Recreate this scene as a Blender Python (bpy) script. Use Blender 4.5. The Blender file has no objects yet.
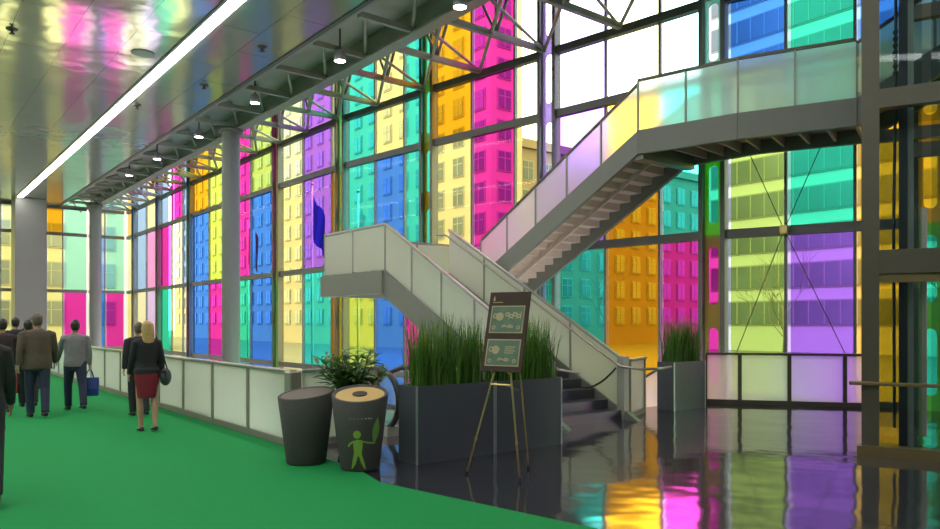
import bpy, bmesh, math, random
from mathutils import Vector, Matrix
R = random.Random(7)
S = bpy.context.scene
COL = S.collection
V = Vector
PI = math.pi

# ------------------------------------------------------------------ frames
TH = math.atan2(.622, .783)
CT, ST = math.cos(TH), math.sin(TH)
def H(n, d, z=0.0):                      # hall frame (across, along, up) -> world
    return V((n*CT - d*ST, n*ST + d*CT, z))
def toH(x, y):
    return (x*CT + y*ST, -x*ST + y*CT)
def frame(o, ax):                        # frame with origin o and horizontal axis ax
    o = V(o); a = V((ax[0], ax[1], 0)).normalized(); b = V((-a.y, a.x, 0))
    return lambda x, y, z=0.0: o + a*x + b*y + V((0, 0, z))
W = lambda x, y, z=0.0: V((x, y, z))

# ------------------------------------------------------------------ materials
def nodes(name):
    m = bpy.data.materials.new(name); m.use_nodes = True
    nt = m.node_tree; nt.nodes.clear()
    out = nt.nodes.new('ShaderNodeOutputMaterial')
    return m, nt, out
def pmat(name, col, rough=.5, metal=0., var=.08, scale=6., bump=0., ior=1.5, coat=0., detail=3):
    m, nt, out = nodes(name); N = nt.nodes.new; L = nt.links.new
    p = N('ShaderNodeBsdfPrincipled'); L(p.outputs[0], out.inputs[0])
    tc = N('ShaderNodeTexCoord'); nz = N('ShaderNodeTexNoise'); nz.inputs['Scale'].default_value = scale
    nz.inputs['Detail'].default_value = detail
    L(tc.outputs['Object'], nz.inputs['Vector'])
    mix = N('ShaderNodeMix'); mix.data_type = 'RGBA'
    mix.inputs[6].default_value = (*[c*(1-var) for c in col], 1)
    mix.inputs[7].default_value = (*[min(1, c*(1+var)) for c in col], 1)
    L(nz.outputs[0], mix.inputs[0]); L(mix.outputs[2], p.inputs['Base Color'])
    p.inputs['Roughness'].default_value = rough; p.inputs['Metallic'].default_value = metal
    p.inputs['IOR'].default_value = ior; p.inputs['Coat Weight'].default_value = coat
    if bump:
        b = N('ShaderNodeBump'); b.inputs['Strength'].default_value = bump; b.inputs['Distance'].default_value = .02
        L(nz.outputs[0], b.inputs['Height']); L(b.outputs[0], p.inputs['Normal'])
    return m
def emat(name, col, s):
    m, nt, out = nodes(name); e = nt.nodes.new('ShaderNodeEmission')
    e.inputs[0].default_value = (*col, 1); e.inputs[1].default_value = s
    nt.links.new(e.outputs[0], out.inputs[0]); return m
def glass(name, col, refl=.05, rough=.02):
    """sheet glass with two faces: every face lets through the root of the tint"""
    m, nt, out = nodes(name); N = nt.nodes.new; L = nt.links.new
    t = N('ShaderNodeBsdfTransparent'); g = N('ShaderNodeBsdfGlossy'); mx = N('ShaderNodeMixShader')
    nz = N('ShaderNodeTexNoise'); nz.inputs['Scale'].default_value = .9
    tc = N('ShaderNodeTexCoord'); L(tc.outputs['Object'], nz.inputs['Vector'])
    mix = N('ShaderNodeMix'); mix.data_type = 'RGBA'
    r = [math.sqrt(c) for c in col]
    mix.inputs[6].default_value = (*[c*.97 for c in r], 1); mix.inputs[7].default_value = (*[min(1, c*1.02) for c in r], 1)
    L(nz.outputs[0], mix.inputs[0]); L(mix.outputs[2], t.inputs[0])
    g.inputs['Roughness'].default_value = rough; g.inputs[0].default_value = (1, 1, 1, 1)
    mx.inputs[0].default_value = refl
    L(t.outputs[0], mx.inputs[1]); L(g.outputs[0], mx.inputs[2]); L(mx.outputs[0], out.inputs[0])
    return m
def frosted(name, col, tl=.6, tr=.0, gl=.05, rfr=0.):
    m, nt, out = nodes(name); N = nt.nodes.new; L = nt.links.new
    d = N('ShaderNodeBsdfDiffuse'); t = N('ShaderNodeBsdfTranslucent'); g = N('ShaderNodeBsdfGlossy'); x = N('ShaderNodeBsdfTransparent')
    tc = N('ShaderNodeTexCoord'); nz = N('ShaderNodeTexNoise'); nz.inputs['Scale'].default_value = 1.5
    L(tc.outputs['Object'], nz.inputs['Vector'])
    mix = N('ShaderNodeMix'); mix.data_type = 'RGBA'
    mix.inputs[6].default_value = (*[c*.96 for c in col], 1); mix.inputs[7].default_value = (*col, 1)
    L(nz.outputs[0], mix.inputs[0])
    for n_ in (d, t, x): L(mix.outputs[2], n_.inputs[0])
    g.inputs['Roughness'].default_value = .25
    a = N('ShaderNodeMixShader'); a.inputs[0].default_value = tl; L(d.outputs[0], a.inputs[1]); L(t.outputs[0], a.inputs[2])
    if rfr:
        q = N('ShaderNodeBsdfRefraction'); q.inputs['Roughness'].default_value = .40; q.inputs['IOR'].default_value = 1.16
        L(mix.outputs[2], q.inputs[0]); a2 = N('ShaderNodeMixShader'); a2.inputs[0].default_value = rfr
        L(a.outputs[0], a2.inputs[1]); L(q.outputs[0], a2.inputs[2]); a = a2
    b = N('ShaderNodeMixShader'); b.inputs[0].default_value = tr; L(a.outputs[0], b.inputs[1]); L(x.outputs[0], b.inputs[2])
    c = N('ShaderNodeMixShader'); c.inputs[0].default_value = gl; L(b.outputs[0], c.inputs[1]); L(g.outputs[0], c.inputs[2])
    L(c.outputs[0], out.inputs[0]); return m
def leafmat(name, c1, c2):
    m, nt, out = nodes(name); N = nt.nodes.new; L = nt.links.new
    geo = N('ShaderNodeNewGeometry'); rp = N('ShaderNodeValToRGB')
    rp.color_ramp.elements[0].color = (*c1, 1); rp.color_ramp.elements[1].color = (*c2, 1)
    L(geo.outputs['Random Per Island'], rp.inputs[0])
    d = N('ShaderNodeBsdfPrincipled'); d.inputs['Roughness'].default_value = .45
    t = N('ShaderNodeBsdfTranslucent'); mx = N('ShaderNodeMixShader'); mx.inputs[0].default_value = .3
    L(rp.outputs[0], d.inputs['Base Color']); L(rp.outputs[0], t.inputs[0])
    L(d.outputs[0], mx.inputs[1]); L(t.outputs[0], mx.inputs[2]); L(mx.outputs[0], out.inputs[0]); return m
def floormat():
    m, nt, out = nodes('polished dark stone'); N = nt.nodes.new; L = nt.links.new
    p = N('ShaderNodeBsdfPrincipled'); L(p.outputs[0], out.inputs[0])
    tc = N('ShaderNodeTexCoord'); mp = N('ShaderNodeMapping'); mp.inputs['Rotation'].default_value = (0, 0, -TH)
    L(tc.outputs['Object'], mp.inputs[0])
    br = N('ShaderNodeTexBrick'); br.offset = 0.0; br.inputs['Scale'].default_value = 1.0
    br.inputs['Brick Width'].default_value = 1.2; br.inputs['Row Height'].default_value = 1.2
    br.inputs['Mortar Size'].default_value = .004; br.inputs['Mortar Smooth'].default_value = .2
    br.inputs['Color1'].default_value = (.026, .027, .036, 1); br.inputs['Color2'].default_value = (.032, .033, .042, 1)
    br.inputs['Mortar'].default_value = (.012, .012, .013, 1)
    L(mp.outputs[0], br.inputs[0]); L(br.outputs[0], p.inputs['Base Color'])
    p.inputs['Roughness'].default_value = .08; p.inputs['IOR'].default_value = 2.3
    nz = N('ShaderNodeTexNoise'); nz.inputs['Scale'].default_value = 1.1; nz.inputs['Detail'].default_value = 2
    L(tc.outputs['Object'], nz.inputs['Vector'])
    b = N('ShaderNodeBump'); b.inputs['Strength'].default_value = .25; b.inputs['Distance'].default_value = .05
    L(nz.outputs[0], b.inputs['Height']); L(b.outputs[0], p.inputs['Normal'])
    return m
def ceilmat():
    m, nt, out = nodes('glossy metal ceiling panels'); N = nt.nodes.new; L = nt.links.new
    p = N('ShaderNodeBsdfPrincipled'); L(p.outputs[0], out.inputs[0])
    tc = N('ShaderNodeTexCoord'); mp = N('ShaderNodeMapping'); mp.inputs['Rotation'].default_value = (0, 0, -TH + PI/2)
    L(tc.outputs['Object'], mp.inputs[0])
    br = N('ShaderNodeTexBrick'); br.offset = .5; br.inputs['Scale'].default_value = 1.0
    br.inputs['Brick Width'].default_value = 3.0; br.inputs['Row Height'].default_value = 1.25
    br.inputs['Mortar Size'].default_value = .008; br.inputs['Mortar Smooth'].default_value = .1
    br.inputs['Color1'].default_value = (.36, .385, .31, 1); br.inputs['Color2'].default_value = (.33, .35, .285, 1)
    br.inputs['Mortar'].default_value = (.10, .10, .10, 1)
    L(mp.outputs[0], br.inputs[0]); L(br.outputs[0], p.inputs['Base Color'])
    p.inputs['Roughness'].default_value = .135; p.inputs['Metallic'].default_value = .42
    nz = N('ShaderNodeTexNoise'); nz.inputs['Scale'].default_value = .8; nz.inputs['Detail'].default_value = 2
    L(tc.outputs['Object'], nz.inputs['Vector'])
    b = N('ShaderNodeBump'); b.inputs['Strength'].default_value = .35; b.inputs['Distance'].default_value = .06
    L(nz.outputs[0], b.inputs['Height']); L(b.outputs[0], p.inputs['Normal'])
    return m

M = dict(
    floor=floormat(), ceil=ceilmat(),
    carpet=pmat('green carpet', (.012, .235, .060), .95, var=.10, scale=60, bump=.3, ior=1.25),
    steel=pmat('painted steel', (.30, .305, .26), .45, .2, var=.05),
    steel_dark=pmat('dark bronze steel', (.085, .076, .052), .4, .3, var=.06),
    frame=pmat('facade mullion steel', (.12, .12, .105), .45, .2, var=.06),
    column=pmat('column paint', (.14, .15, .128), .5, var=.03),
    concrete=pmat('column concrete', (.15, .15, .13), .6, var=.05, scale=2),
    stone=pmat('stair fascia paint', (.15, .155, .128), .45, .1, var=.05),
    soffit=pmat('stair underside', (.44, .35, .28), .6, var=.06),
    tread=pmat('stair tread stone', (.055, .055, .065), .35, var=.1),
    rail=pmat('brushed rail metal', (.36, .33, .28), .35, .6, var=.05, scale=20),
    chrome=pmat('steel handrail', (.45, .45, .44), .22, .9, var=.03),
    rubber=pmat('black rubber', (.012, .012, .013), .4, var=.1),
    frost=frosted('frosted glass', (.72, .77, .67), .68),
    frost_up=frosted('frosted glass upper', (.95, .98, .96), .8, 0, .02, .60),
    wall=pmat('interior wall paint', (.42, .42, .40), .7, var=.03, scale=1),
    deck=pmat('roof deck grey', (.38, .39, .34), .7, var=.12, scale=2),
    spandrel=pmat('spandrel panel', (.16, .17, .17), .5, var=.05),
    strip=emat('strip light diffuser', (1, .98, .97), 14.0),
    lamp=emat('downlight lens', (.96, .96, 1), 14.0),
    housing=pmat('lamp housing', (.30, .30, .31), .4, .5),
    planter=pmat('planter anthracite', (.065, .071, .088), .42, .15, var=.06, scale=4),
    planter_edge=pmat('planter bright edge', (.5, .5, .5), .3, .8, var=.03),
    soil=pmat('soil', (.03, .022, .015), .95, var=.3, scale=30, bump=.5),
    grass=leafmat('grass blades', (.028, .095, .010), (.15, .32, .04)),
    leaf=leafmat('dark leaves', (.03, .10, .018), (.12, .26, .05)),
    stem=pmat('plant stem', (.06, .07, .03), .7),
    bin=pmat('bin dark fibre', (.050, .048, .043), .75, var=.18, scale=25, bump=.15),
    bin_rim=pmat('bin rim', (.11, .085, .06), .6, var=.1, scale=20),
    bin_lid=pmat('bin ochre lid', (.50, .33, .09), .5, var=.05),
    black=pmat('black', (.008, .008, .008), .6),
    lime=pmat('bin lime print', (.19, .33, .045), .6, var=.04),
    lime_leaf=pmat('bin leaf print', (.12, .27, .05), .6, var=.1),
    lime_pale=pmat('bin pale print', (.40, .48, .22), .6, var=.04),
    brass=pmat('easel brass', (.62, .46, .18), .3, .8, var=.05),
    board=pmat('dark brown board', (.040, .018, .010), .75, var=.15, scale=8),
    cream=pmat('cream print', (.36, .30, .16), .6, var=.05),
    teal=pmat('poster green', (.065, .13, .075), .5, var=.35, scale=14),
    white=pmat('white paint', (.7, .7, .68), .5, var=.03),
    skin=pmat('skin', (.40, .215, .145), .5, var=.05),
    asphalt=pmat('street asphalt', (.10, .10, .10), .9, var=.15, scale=.5),
    stone_b=pmat('beige tower stone', (.27, .23, .175), .8, var=.08, scale=.4),
    brick_b=pmat('brown stone block', (.17, .125, .095), .8, var=.12, scale=.6),
    band_b=pmat('pale office band', (.34, .34, .325), .7, var=.06, scale=.3),
    cream_b=pmat('cream street block', (.28, .26, .20), .8, var=.06, scale=.4),
    wglass=pmat('street window glass', (.085, .10, .11), .2, .0, var=.35, scale=.25),
    wframe=pmat('street window surround', (.19, .185, .17), .6, var=.05),
    bark=pmat('bark', (.12, .10, .085), .9, var=.2, scale=5),
    cabin=pmat('lift cable black', (.02, .02, .022), .45),
    sill=pmat('lift bronze sill', (.20, .15, .07), .35, .7),
)
M['clear'] = glass('clear glass', (.90, .94, .92), .06)
M['lift_glass'] = glass('lift glass', (.62, .72, .74), .005)

# tints of the facade panes
TINT = dict(
    Y=(.93, .86, .33), y=(.95, .92, .58), L=(.66, .84, .12), l=(.82, .90, .50),
    G=(.05, .68, .40), g=(.42, .88, .66), T=(.06, .70, .55), t=(.55, .93, .84),
    B=(.07, .27, .86), b=(.42, .62, .95), M=(.80, .045, .42), m=(.92, .40, .78),
    P=(.42, .16, .80), p=(.78, .60, .97), O=(.90, .43, .015), o=(.95, .62, .18),
    C=(.92, .95, .93), R=(.72, .07, .12), V=(.52, .70, .16), D=(.60, .30, .06))
PM = {}
def pane_mat(k):
    if k not in PM: PM[k] = glass('tinted pane glass', TINT[k], .003)
    return PM[k]
FM = {}
def fin_mat(k):
    if k not in FM: FM[k] = frosted('tinted fin plate', [c*.75 for c in TINT[k]], .6, .28, .03)
    return FM[k]

# ------------------------------------------------------------------ mesh builder
class MB:
    def __init__(s, T=W): s.v = []; s.f = []; s.T = T
    def add(s, pts, faces):
        b = len(s.v); s.v += [s.T(*p) for p in pts]; s.f += [[b+i for i in f] for f in faces]; return s
    def raw(s, pts, faces):
        b = len(s.v); s.v += [V(p) for p in pts]; s.f += [[b+i for i in f] for f in faces]; return s
    def box(s, x0, x1, y0, y1, z0, z1):
        p = [(x, y, z) for z in (z0, z1) for x, y in ((x0, y0), (x1, y0), (x1, y1), (x0, y1))]
        return s.add(p, [(3, 2, 1, 0), (4, 5, 6, 7), (0, 1, 5, 4), (1, 2, 6, 5), (2, 3, 7, 6), (3, 0, 4, 7)])
    def prism(s, poly, z0, z1):
        n = len(poly)
        zz0 = z0 if callable(z0) else (lambda x, y: z0); zz1 = z1 if callable(z1) else (lambda x, y: z1)
        p = [(x, y, zz0(x, y)) for x, y in poly] + [(x, y, zz1(x, y)) for x, y in poly]
        return s.add(p, [tuple(range(n-1, -1, -1)), tuple(range(n, 2*n))] + [(i, (i+1) % n, n+(i+1) % n, n+i) for i in range(n)])
    def bar(s, p, q, w, h=None, up=(0, 0, 1)):        # rectangular bar, w across, h along up ; points through T
        h = h or w; p, q = s.T(*p), s.T(*q); t = (q-p).normalized(); up = V(up)
        a = t.cross(up)
        if a.length < 1e-4: a = t.cross(V((CT, ST, 0)))
        a.normalize(); b = a.cross(t).normalized()
        c = [(-1, -1), (1, -1), (1, 1), (-1, 1)]
        pts = [e + a*(w/2*i) + b*(h/2*j) for e in (p, q) for i, j in c]
        return s.raw(pts, [(3, 2, 1, 0), (4, 5, 6, 7), (0, 1, 5, 4), (1, 2, 6, 5), (2, 3, 7, 6), (3, 0, 4, 7)])
    def tube(s, pts, r, n=10, cap=True):
        P = [s.T(*p) for p in pts]; rr = r if isinstance(r, (list, tuple)) else [r]*len(P)
        return s.loft([(p, (q if isinstance(q, tuple) else (q, q))) for p, q in zip(P, rr)], n, cap)
    def loft(s, rings, n=12, cap=True, ref=(1, 0, 0)):   # rings: (world point, (rx, ry))
        P = [V(r[0]) for r in rings]; out = []; k = len(P); ref = V(ref); pa = None
        for i in range(k):
            t = (P[min(i+1, k-1)] - P[max(i-1, 0)]).normalized()
            a = (pa if pa is not None else ref) ; a = a - t*a.dot(t)
            if a.length < 1e-3: a = V((0, 1, 0)) - t*t.y
            a.normalize(); pa = a; b = t.cross(a)
            rx, ry = rings[i][1]
            out += [P[i] + a*(rx*math.cos(2*PI*j/n)) + b*(ry*math.sin(2*PI*j/n)) for j in range(n)]
        F = [(i*n+j, i*n+(j+1) % n, (i+1)*n+(j+1) % n, (i+1)*n+j) for i in range(k-1) for j in range(n)]
        if cap: F += [tuple(range(n-1, -1, -1)), tuple(range((k-1)*n, k*n))]
        return s.raw(out, F)
    def lathe(s, c, prof, n=32, cap=True, shear=None):    # prof (r,z)
        pts = []
        for r, z in prof:
            for j in range(n):
                a = 2*PI*j/n; x, y = c[0]+r*math.cos(a), c[1]+r*math.sin(a)
                pts.append((x, y, z + (shear(x-c[0], y-c[1], z) if shear else 0)))
        k = len(prof)
        F = [(i*n+j, i*n+(j+1) % n, (i+1)*n+(j+1) % n, (i+1)*n+j) for i in range(k-1) for j in range(n)]
        if cap: F += [tuple(range(n-1, -1, -1)), tuple(range((k-1)*n, k*n))]
        return s.add(pts, F)
    def ball(s, c, rx, ry, rz, n=14, k=9):
        c = V(c); pts = []
        for i in range(1, k):
            a = PI*i/k - PI/2
            pts += [c + V((rx*math.cos(a)*math.cos(2*PI*j/n), ry*math.cos(a)*math.sin(2*PI*j/n), rz*math.sin(a))) for j in range(n)]
        m = (k-1)*n; pts += [c - V((0, 0, rz)), c + V((0, 0, rz))]
        F = [(i*n+j, i*n+(j+1) % n, (i+1)*n+(j+1) % n, (i+1)*n+j) for i in range(k-2) for j in range(n)]
        F += [(m, (j+1) % n, j) for j in range(n)] + [(m+1, (k-2)*n+j, (k-2)*n+(j+1) % n) for j in range(n)]
        return s.raw(pts, F)
    def mesh(s, name, off=V((0, 0, 0))):
        me = bpy.data.meshes.new(name); me.from_pydata([v-off for v in s.v], [], s.f); me.update()
        bm = bmesh.new(); bm.from_mesh(me); bmesh.ops.recalc_face_normals(bm, faces=bm.faces); bm.to_mesh(me); bm.free()
        return me
    def build(s, name, m, parent=None, smooth=False, bevel=0., loc=None):
        base = V((0, 0, 0))
        q = parent
        while q is not None: base = base + q.location; q = q.parent
        own = V((0, 0, 0))
        if loc is not None: own = V(loc) - base
        me = s.mesh(name, base + own)
        me.materials.append(M[m] if isinstance(m, str) else m)
        if smooth:
            for p in me.polygons: p.use_smooth = True
        o = bpy.data.objects.new(name, me); COL.objects.link(o); o.location = own
        if parent is not None: o.parent = parent
        if bevel:
            b = o.modifiers.new('bevel', 'BEVEL'); b.width = bevel; b.segments = 2; b.limit_method = 'ANGLE'
        return o

def tag(o, label=None, cat=None, group=None, kind=None):
    if label: o['label'] = label
    if cat: o['category'] = cat
    if group: o['group'] = group
    if kind: o['kind'] = kind
    return o
def thing(name, loc, label, cat, group=None):
    o = bpy.data.objects.new(name, None); COL.objects.link(o); o.location = loc; o.empty_display_size = .2
    return tag(o, label, cat, group)
def struct(o): o['kind'] = 'structure'; return o
def copy_tree(o, parent=None):
    c = o.copy(); COL.objects.link(c)
    if parent is not None: c.parent = parent
    for ch in list(o.children): copy_tree(ch, c)
    return c

# ------------------------------------------------------------------ camera, world, render look
cam = bpy.data.cameras.new('camera'); co = bpy.data.objects.new('camera', cam); COL.objects.link(co)
co.location = (0, 0, 1.7); co.rotation_euler = (PI/2, 0, 0)
cam.sensor_width = 36; cam.lens = 740/940*36; cam.shift_y = (322-264.5)/940
cam.clip_end = 600
S.camera = co
S.view_settings.view_transform = 'Standard'; S.view_settings.look = 'None'
S.view_settings.exposure = 0.82; S.view_settings.gamma = 1; S.view_settings.use_curve_mapping = False
S.cycles.max_bounces = 8; S.cycles.transparent_max_bounces = 32; S.cycles.diffuse_bounces = 4
S.cycles.sample_clamp_indirect = 8
w = bpy.data.worlds.new('World'); S.world = w; w.use_nodes = True
nt = w.node_tree; bg = nt.nodes['Background']
tc = nt.nodes.new('ShaderNodeTexCoord'); nz = nt.nodes.new('ShaderNodeTexNoise'); nz.inputs['Scale'].default_value = 2.5
nt.links.new(tc.outputs['Generated'], nz.inputs['Vector'])
rp = nt.nodes.new('ShaderNodeValToRGB'); rp.color_ramp.elements[0].color = (.88, .93, 1, 1); rp.color_ramp.elements[1].color = (1, 1, 1, 1)
nt.links.new(nz.outputs[0], rp.inputs[0]); nt.links.new(rp.outputs[0], bg.inputs[0])
bg.inputs[1].default_value = 5.0

# ------------------------------------------------------------------ room shell
ZC = 9.0; ZR = 12.2; DEND = 52.6; NV = 4.37; DV = 9.36
P1 = V((5.5, 16.7)); P0 = V((9.0, 14.47)); PX = [V((13.3, 11.7)), V((17.2, 9.2))]
def hp(n, d): p = H(n, d); return V((p.x, p.y))
fl = MB()
poly = [hp(-9, -14), hp(-9, DEND), hp(NV, DEND), hp(NV, DV), hp(5.75, DV), hp(5.75, 10.4), hp(7.2, 10.4), hp(7.2, DV), hp(13.57, DV)]
poly += [V((4.95, 15.55)), V((8.1, 14.7)), V((12.6, 11.4)), V((16.9, 8.7)), V((17.1, -10)), V((2, -16))]
fl.prism([tuple(p) for p in poly], -.35, 0)
struct(fl.build('floor', 'floor'))
c = MB(); c.prism([tuple(hp(-9, -14)), tuple(hp(8.6, -14)), tuple(hp(8.6, DEND)), tuple(hp(-9, DEND))], ZC, ZC+.25)
struct(c.build('ceiling', 'ceil'))
rf = MB(); rf.prism([tuple(hp(8.6, -14)), tuple(hp(30, -14)), tuple(hp(30, 4)), tuple(hp(15.5, 12)), tuple(hp(13.3, DEND)), tuple(hp(8.6, DEND))], ZR, ZR+.2)
struct(rf.build('ceiling_atrium', 'deck'))
t_ = MB(H); t_.box(8.6, 8.72, -14, DEND, ZC-.03, ZR); struct(t_.build('trim_1', 'steel_dark'))
t_ = MB(H); t_.box(8.72, 10.42, -14, DEND, 9.52, 9.62); struct(t_.build('trim_2', 'deck'))
a = MB(H); a.box(-9.2, -9, -14, DEND, 0, ZC); struct(a.build('wall_left', 'wall'))
a = MB(H); a.box(-9, 30, -14.2, -14, 0, ZR); struct(a.build('wall_back', 'wall'))
a = MB(); a.box(17.2, 17.4, -14, 9.2, 0, ZR); struct(a.build('wall_right', 'wall'))
a = MB(); a.prism([tuple(hp(NV, DEND)), tuple(hp(13.5, DEND)), tuple(hp(13, 26)), tuple(hp(14.6, 12)), (9.1, 14.8), (17.2, 9.6), (17.2, 8.7), (12.6, 11.4), (8.1, 14.7), (4.95, 15.55), tuple(hp(13.57, DV)), tuple(hp(NV, DV))], -5.2, -5.0)
struct(a.build('floor_lower', 'floor'))
a = MB(H); a.box(NV-.2, NV, DV, DEND, -5, -.35); struct(a.build('wall_pit', 'wall'))

# carpet
cp = MB(); cedge = [(9.4, -1.3), (.945, 6.14), (-.95, 7.81), (-1.3, 8.55), (-2.42, 9.93)]
cpl = cedge + [tuple(hp(4.30, 9.5)), tuple(hp(4.30, 52)), tuple(hp(-8.9, 52)), tuple(hp(-8.9, -13.5)), (4, -12)]
cp.prism(cpl, 0.0, .010)
tag(cp.build('carpet', 'carpet'), 'bright green carpet covering the hall walkway on the left', 'carpet')

# ------------------------------------------------------------------ coloured facade
ROWS = [-3.6, 0.0, 3.66, 7.25, 8.93, 12.1]
WN = [0]
def bay(A, B, splits, cols, inner=.28, brace=False):
    """A left, B right end (world xy); splits: fractions; cols[row][col] tints"""
    WN[0] += 1
    A, B = V((A[0], A[1])), V((B[0], B[1])); ax = (B-A); Ln = ax.length
    F = frame((A.x, A.y, 0), ax)
    o = bpy.data.objects.new('window_%d' % WN[0], None); COL.objects.link(o); o.location = (A.x, A.y, 0); struct(o)
    x0, x1 = inner, Ln-inner
    fm = MB(F)
    for z in ROWS: fm.box(x0, x1, -.09, .09, z-.10, z+.10)
    xs = [x0] + [x0+(x1-x0)*s for s in splits] + [x1]
    for x in xs[1:-1]: fm.box(x-.028, x+.028, -.05, .05, ROWS[0], ROWS[-1])
    fm.build('mullion_frame', 'frame', o)
    for r in range(len(ROWS)-1):
        row = cols[min(max(r-1, 0), len(cols)-1)]
        for i, k in enumerate(row):
            a, b = xs[i]+.03, xs[i+1]-.03
            g = .07 if (b-a) > .5 else 0
            m = MB(F); m.box(a+g, b, -.012, .012, ROWS[r]+.1, ROWS[r+1]-.1); m.build('pane', pane_mat(k), o)
            if g:
                m = MB(F); m.box(a, a+g, -.012, .012, ROWS[r]+.1, ROWS[r+1]-.1)
                m.build('edge_strip', pane_mat({'M':'m','B':'b','G':'g','T':'t','O':'o','P':'p','Y':'y','L':'l'}.get(k, 'C')), o)
    sp = MB(F); sp.box(-.3, Ln+.3, -.08, .08, -5, -3.65); sp.build('spandrel', 'spandrel', o)
    if brace:
        xm = x0+(x1-x0)*.345; zm = ROWS[2]; nd = MB(F)
        nd.lathe((0, 0), [(.0, -.02), (.10, -.02), (.10, .02), (.0, .02)], 20) if False else None
        pts = F(xm, -.22, zm)
        nd.box(xm-.09, xm+.09, -.26, -.12, zm-.10, zm+.10); nd.build('brace_node', 'brass', o, bevel=.03)
        for qx, qz in ((xm-1.5, ROWS[3]), (xm+1.5, ROWS[3]), (xm-1.35, .05), (xm+1.6, .05)):
            t = MB(F); t.tube([(xm, -.2, zm), (qx, -.16, qz)], .010, 6); t.build('brace_rod', 'steel_dark', o)
    return o
TN = [2]
def fin(P, ax, plate, holes, w=.42):
    """perforated coloured fin between two posts, standing on the facade line at P"""
    TN[0] += 1
    F = frame((P[0], P[1], 0), ax)
    o = bpy.data.objects.new('trim_%d' % TN[0], None); COL.objects.link(o); o.location = (P[0], P[1], 0); struct(o)
    for sx in (-1, 1):
        m = MB(F); m.box(sx*(w/2+.04)-.05, sx*(w/2+.04)+.05, -.16, .10, -5, 12.1); m.build('post', 'frame', o)
    cells = []; z = -3.66; ch = 1.83
    while z < 12.0: cells.append((z, min(z+ch, 12.1))); z += ch
    half = w/2; r = half*.55
    for ci, (z0, z1) in enumerate(cells):
        zc = (z0+z1)/2; hl = (z1-z0)/2; sl = hl-.26-r
        pts = []; n = 24
        for j in range(n):
            a = 2*PI*j/n
            pts.append((r*math.cos(a), zc + r*math.sin(a) + (sl if math.sin(a) > 1e-9 else (-sl if math.sin(a) < -1e-9 else (0)))))
        outer = []
        for (x, zz) in pts:
            dx, dz = x, zz-zc; k = min(half/abs(dx) if abs(dx) > 1e-6 else 1e9, hl/abs(dz) if abs(dz) > 1e-6 else 1e9)
            outer.append((dx*k, zc+dz*k))
        # snap corners
        for cx in (-half, half):
            for cz in (z0, z1):
                j = min(range(n), key=lambda q: (outer[q][0]-cx)**2 + (outer[q][1]-cz)**2); outer[j] = (cx, cz)
        m = MB(F); vs = []
        for y in (-.02, .02): vs += [(x, y, q) for x, q in pts] + [(x, y, q) for x, q in outer]
        fs = []
        for j in range(n):
            k = (j+1) % n
            fs += [(j, k, n+k, n+j), (2*n+k, 2*n+j, 3*n+j, 3*n+k), (k, j, 2*n+j, 2*n+k)]
        m.add(vs, fs)
        q_ = max(ci//2-1, 0); pc = plate[min(q_, len(plate)-1)]; hc = holes[min(q_, len(holes)-1)]
        m.build('plate', fin_mat(pc), o)
        g = MB(F); g.box(-half, half, .05, .07, z0, z1); g.build('pane', pane_mat(hc), o)
    return o

FP = [(12.72, 50.6), (12.7, 45.2), (12.66, 39.4), (12.7, 34.0), (12.74, 28.7), (12.86, 23.5), (13.37, 18.88), (14.05, 14.26)]
FPW = [hp(*p) for p in FP] + [P1, P0]
CORNER = hp(12.75, DEND)
bays = [
    ([.5], [['y', 'p'], ['b', 'm'], ['b', 'y'], ['b', 'y']]),                 # 50.6-45.2
    ([.42, .8], [['G', 'Y', 'y'], ['M', 'y', 'b'], ['b', 'M', 'b'], ['b', 'M', 'b']]),   # 45.2-39.4
    ([.50], [['B', 'M'], ['B', 'L'], ['O', 'L'], ['O', 'L']]),                 # 39.4-34
    ([.47], [['G', 'B'], ['M', 'B'], ['M', 'V'], ['M', 'V']]),                 # 34-28.7
    ([.42, .90], [['Y', 'T', 'O'], ['Y', 'P', 'O'], ['l', 'P', 'y'], ['l', 'P', 'y']]),
    ([.40, .78], [['L', 'B', 'M'], ['T', 'B', 'T'], ['T', 'Y', 'T'], ['T', 'Y', 'T']]),
    ([.38, .78], [['Y', 'M', 'Y'], ['Y', 'M', 'Y'], ['O', 'M', 'y'], ['O', 'M', 'y']]),
    ([.37, .74], [['T', 'O', 'M'], ['P', 'O', 'T'], ['p', 'y', 't'], ['p', 'y', 't']]),
    ([.345, .713], [['V', 'P', 'O'], ['V', 'G', 'O'], ['B', 'G', 'B'], ['B', 'G', 'B']]),
]
for i, (sp, cl) in enumerate(bays):
    bay(FPW[i], FPW[i+1], sp, cl, brace=(i == len(bays)-1))
bay(P0, PX[0], [.35, .7], [['G', 'Y', 'M'], ['L', 'O', 'P'], ['Y', 'B', 'T']])
bay(PX[0], PX[1], [.35, .7], [['B', 'O', 'G'], ['M', 'Y', 'T'], ['P', 'G', 'Y']])
bay(CORNER, FPW[0], [], [['Y'], ['y'], ['o']], inner=.1)
fins = [(['y', 'y', 'b'], ['Y', 'Y', 'B']), (['y', 'y', 'm'], ['V', 'M', 'B']), (['b', 'o', 'b'], ['M', 'T', 'T']), (['L'], ['G']),
        (['L', 'L', 'l'], ['G', 'M', 'M']), (['L', 'g', 'g'], ['O', 'O', 'Y']), (['O', 'O', 'o'], ['Y', 'T', 'T']),
        (['p', 'p', 'p'], ['G', 'C', 'C']), (['V', 'L', 't'], ['M', 'G', 'C']), (['Y', 'Y', 'b'], ['G', 'O', 'b'])]
for i, p in enumerate(FPW):
    q = FPW[min(i+1, len(FPW)-1)]; pr = FPW[max(i-1, 0)]
    fin(p, q-pr, *fins[i])
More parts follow.
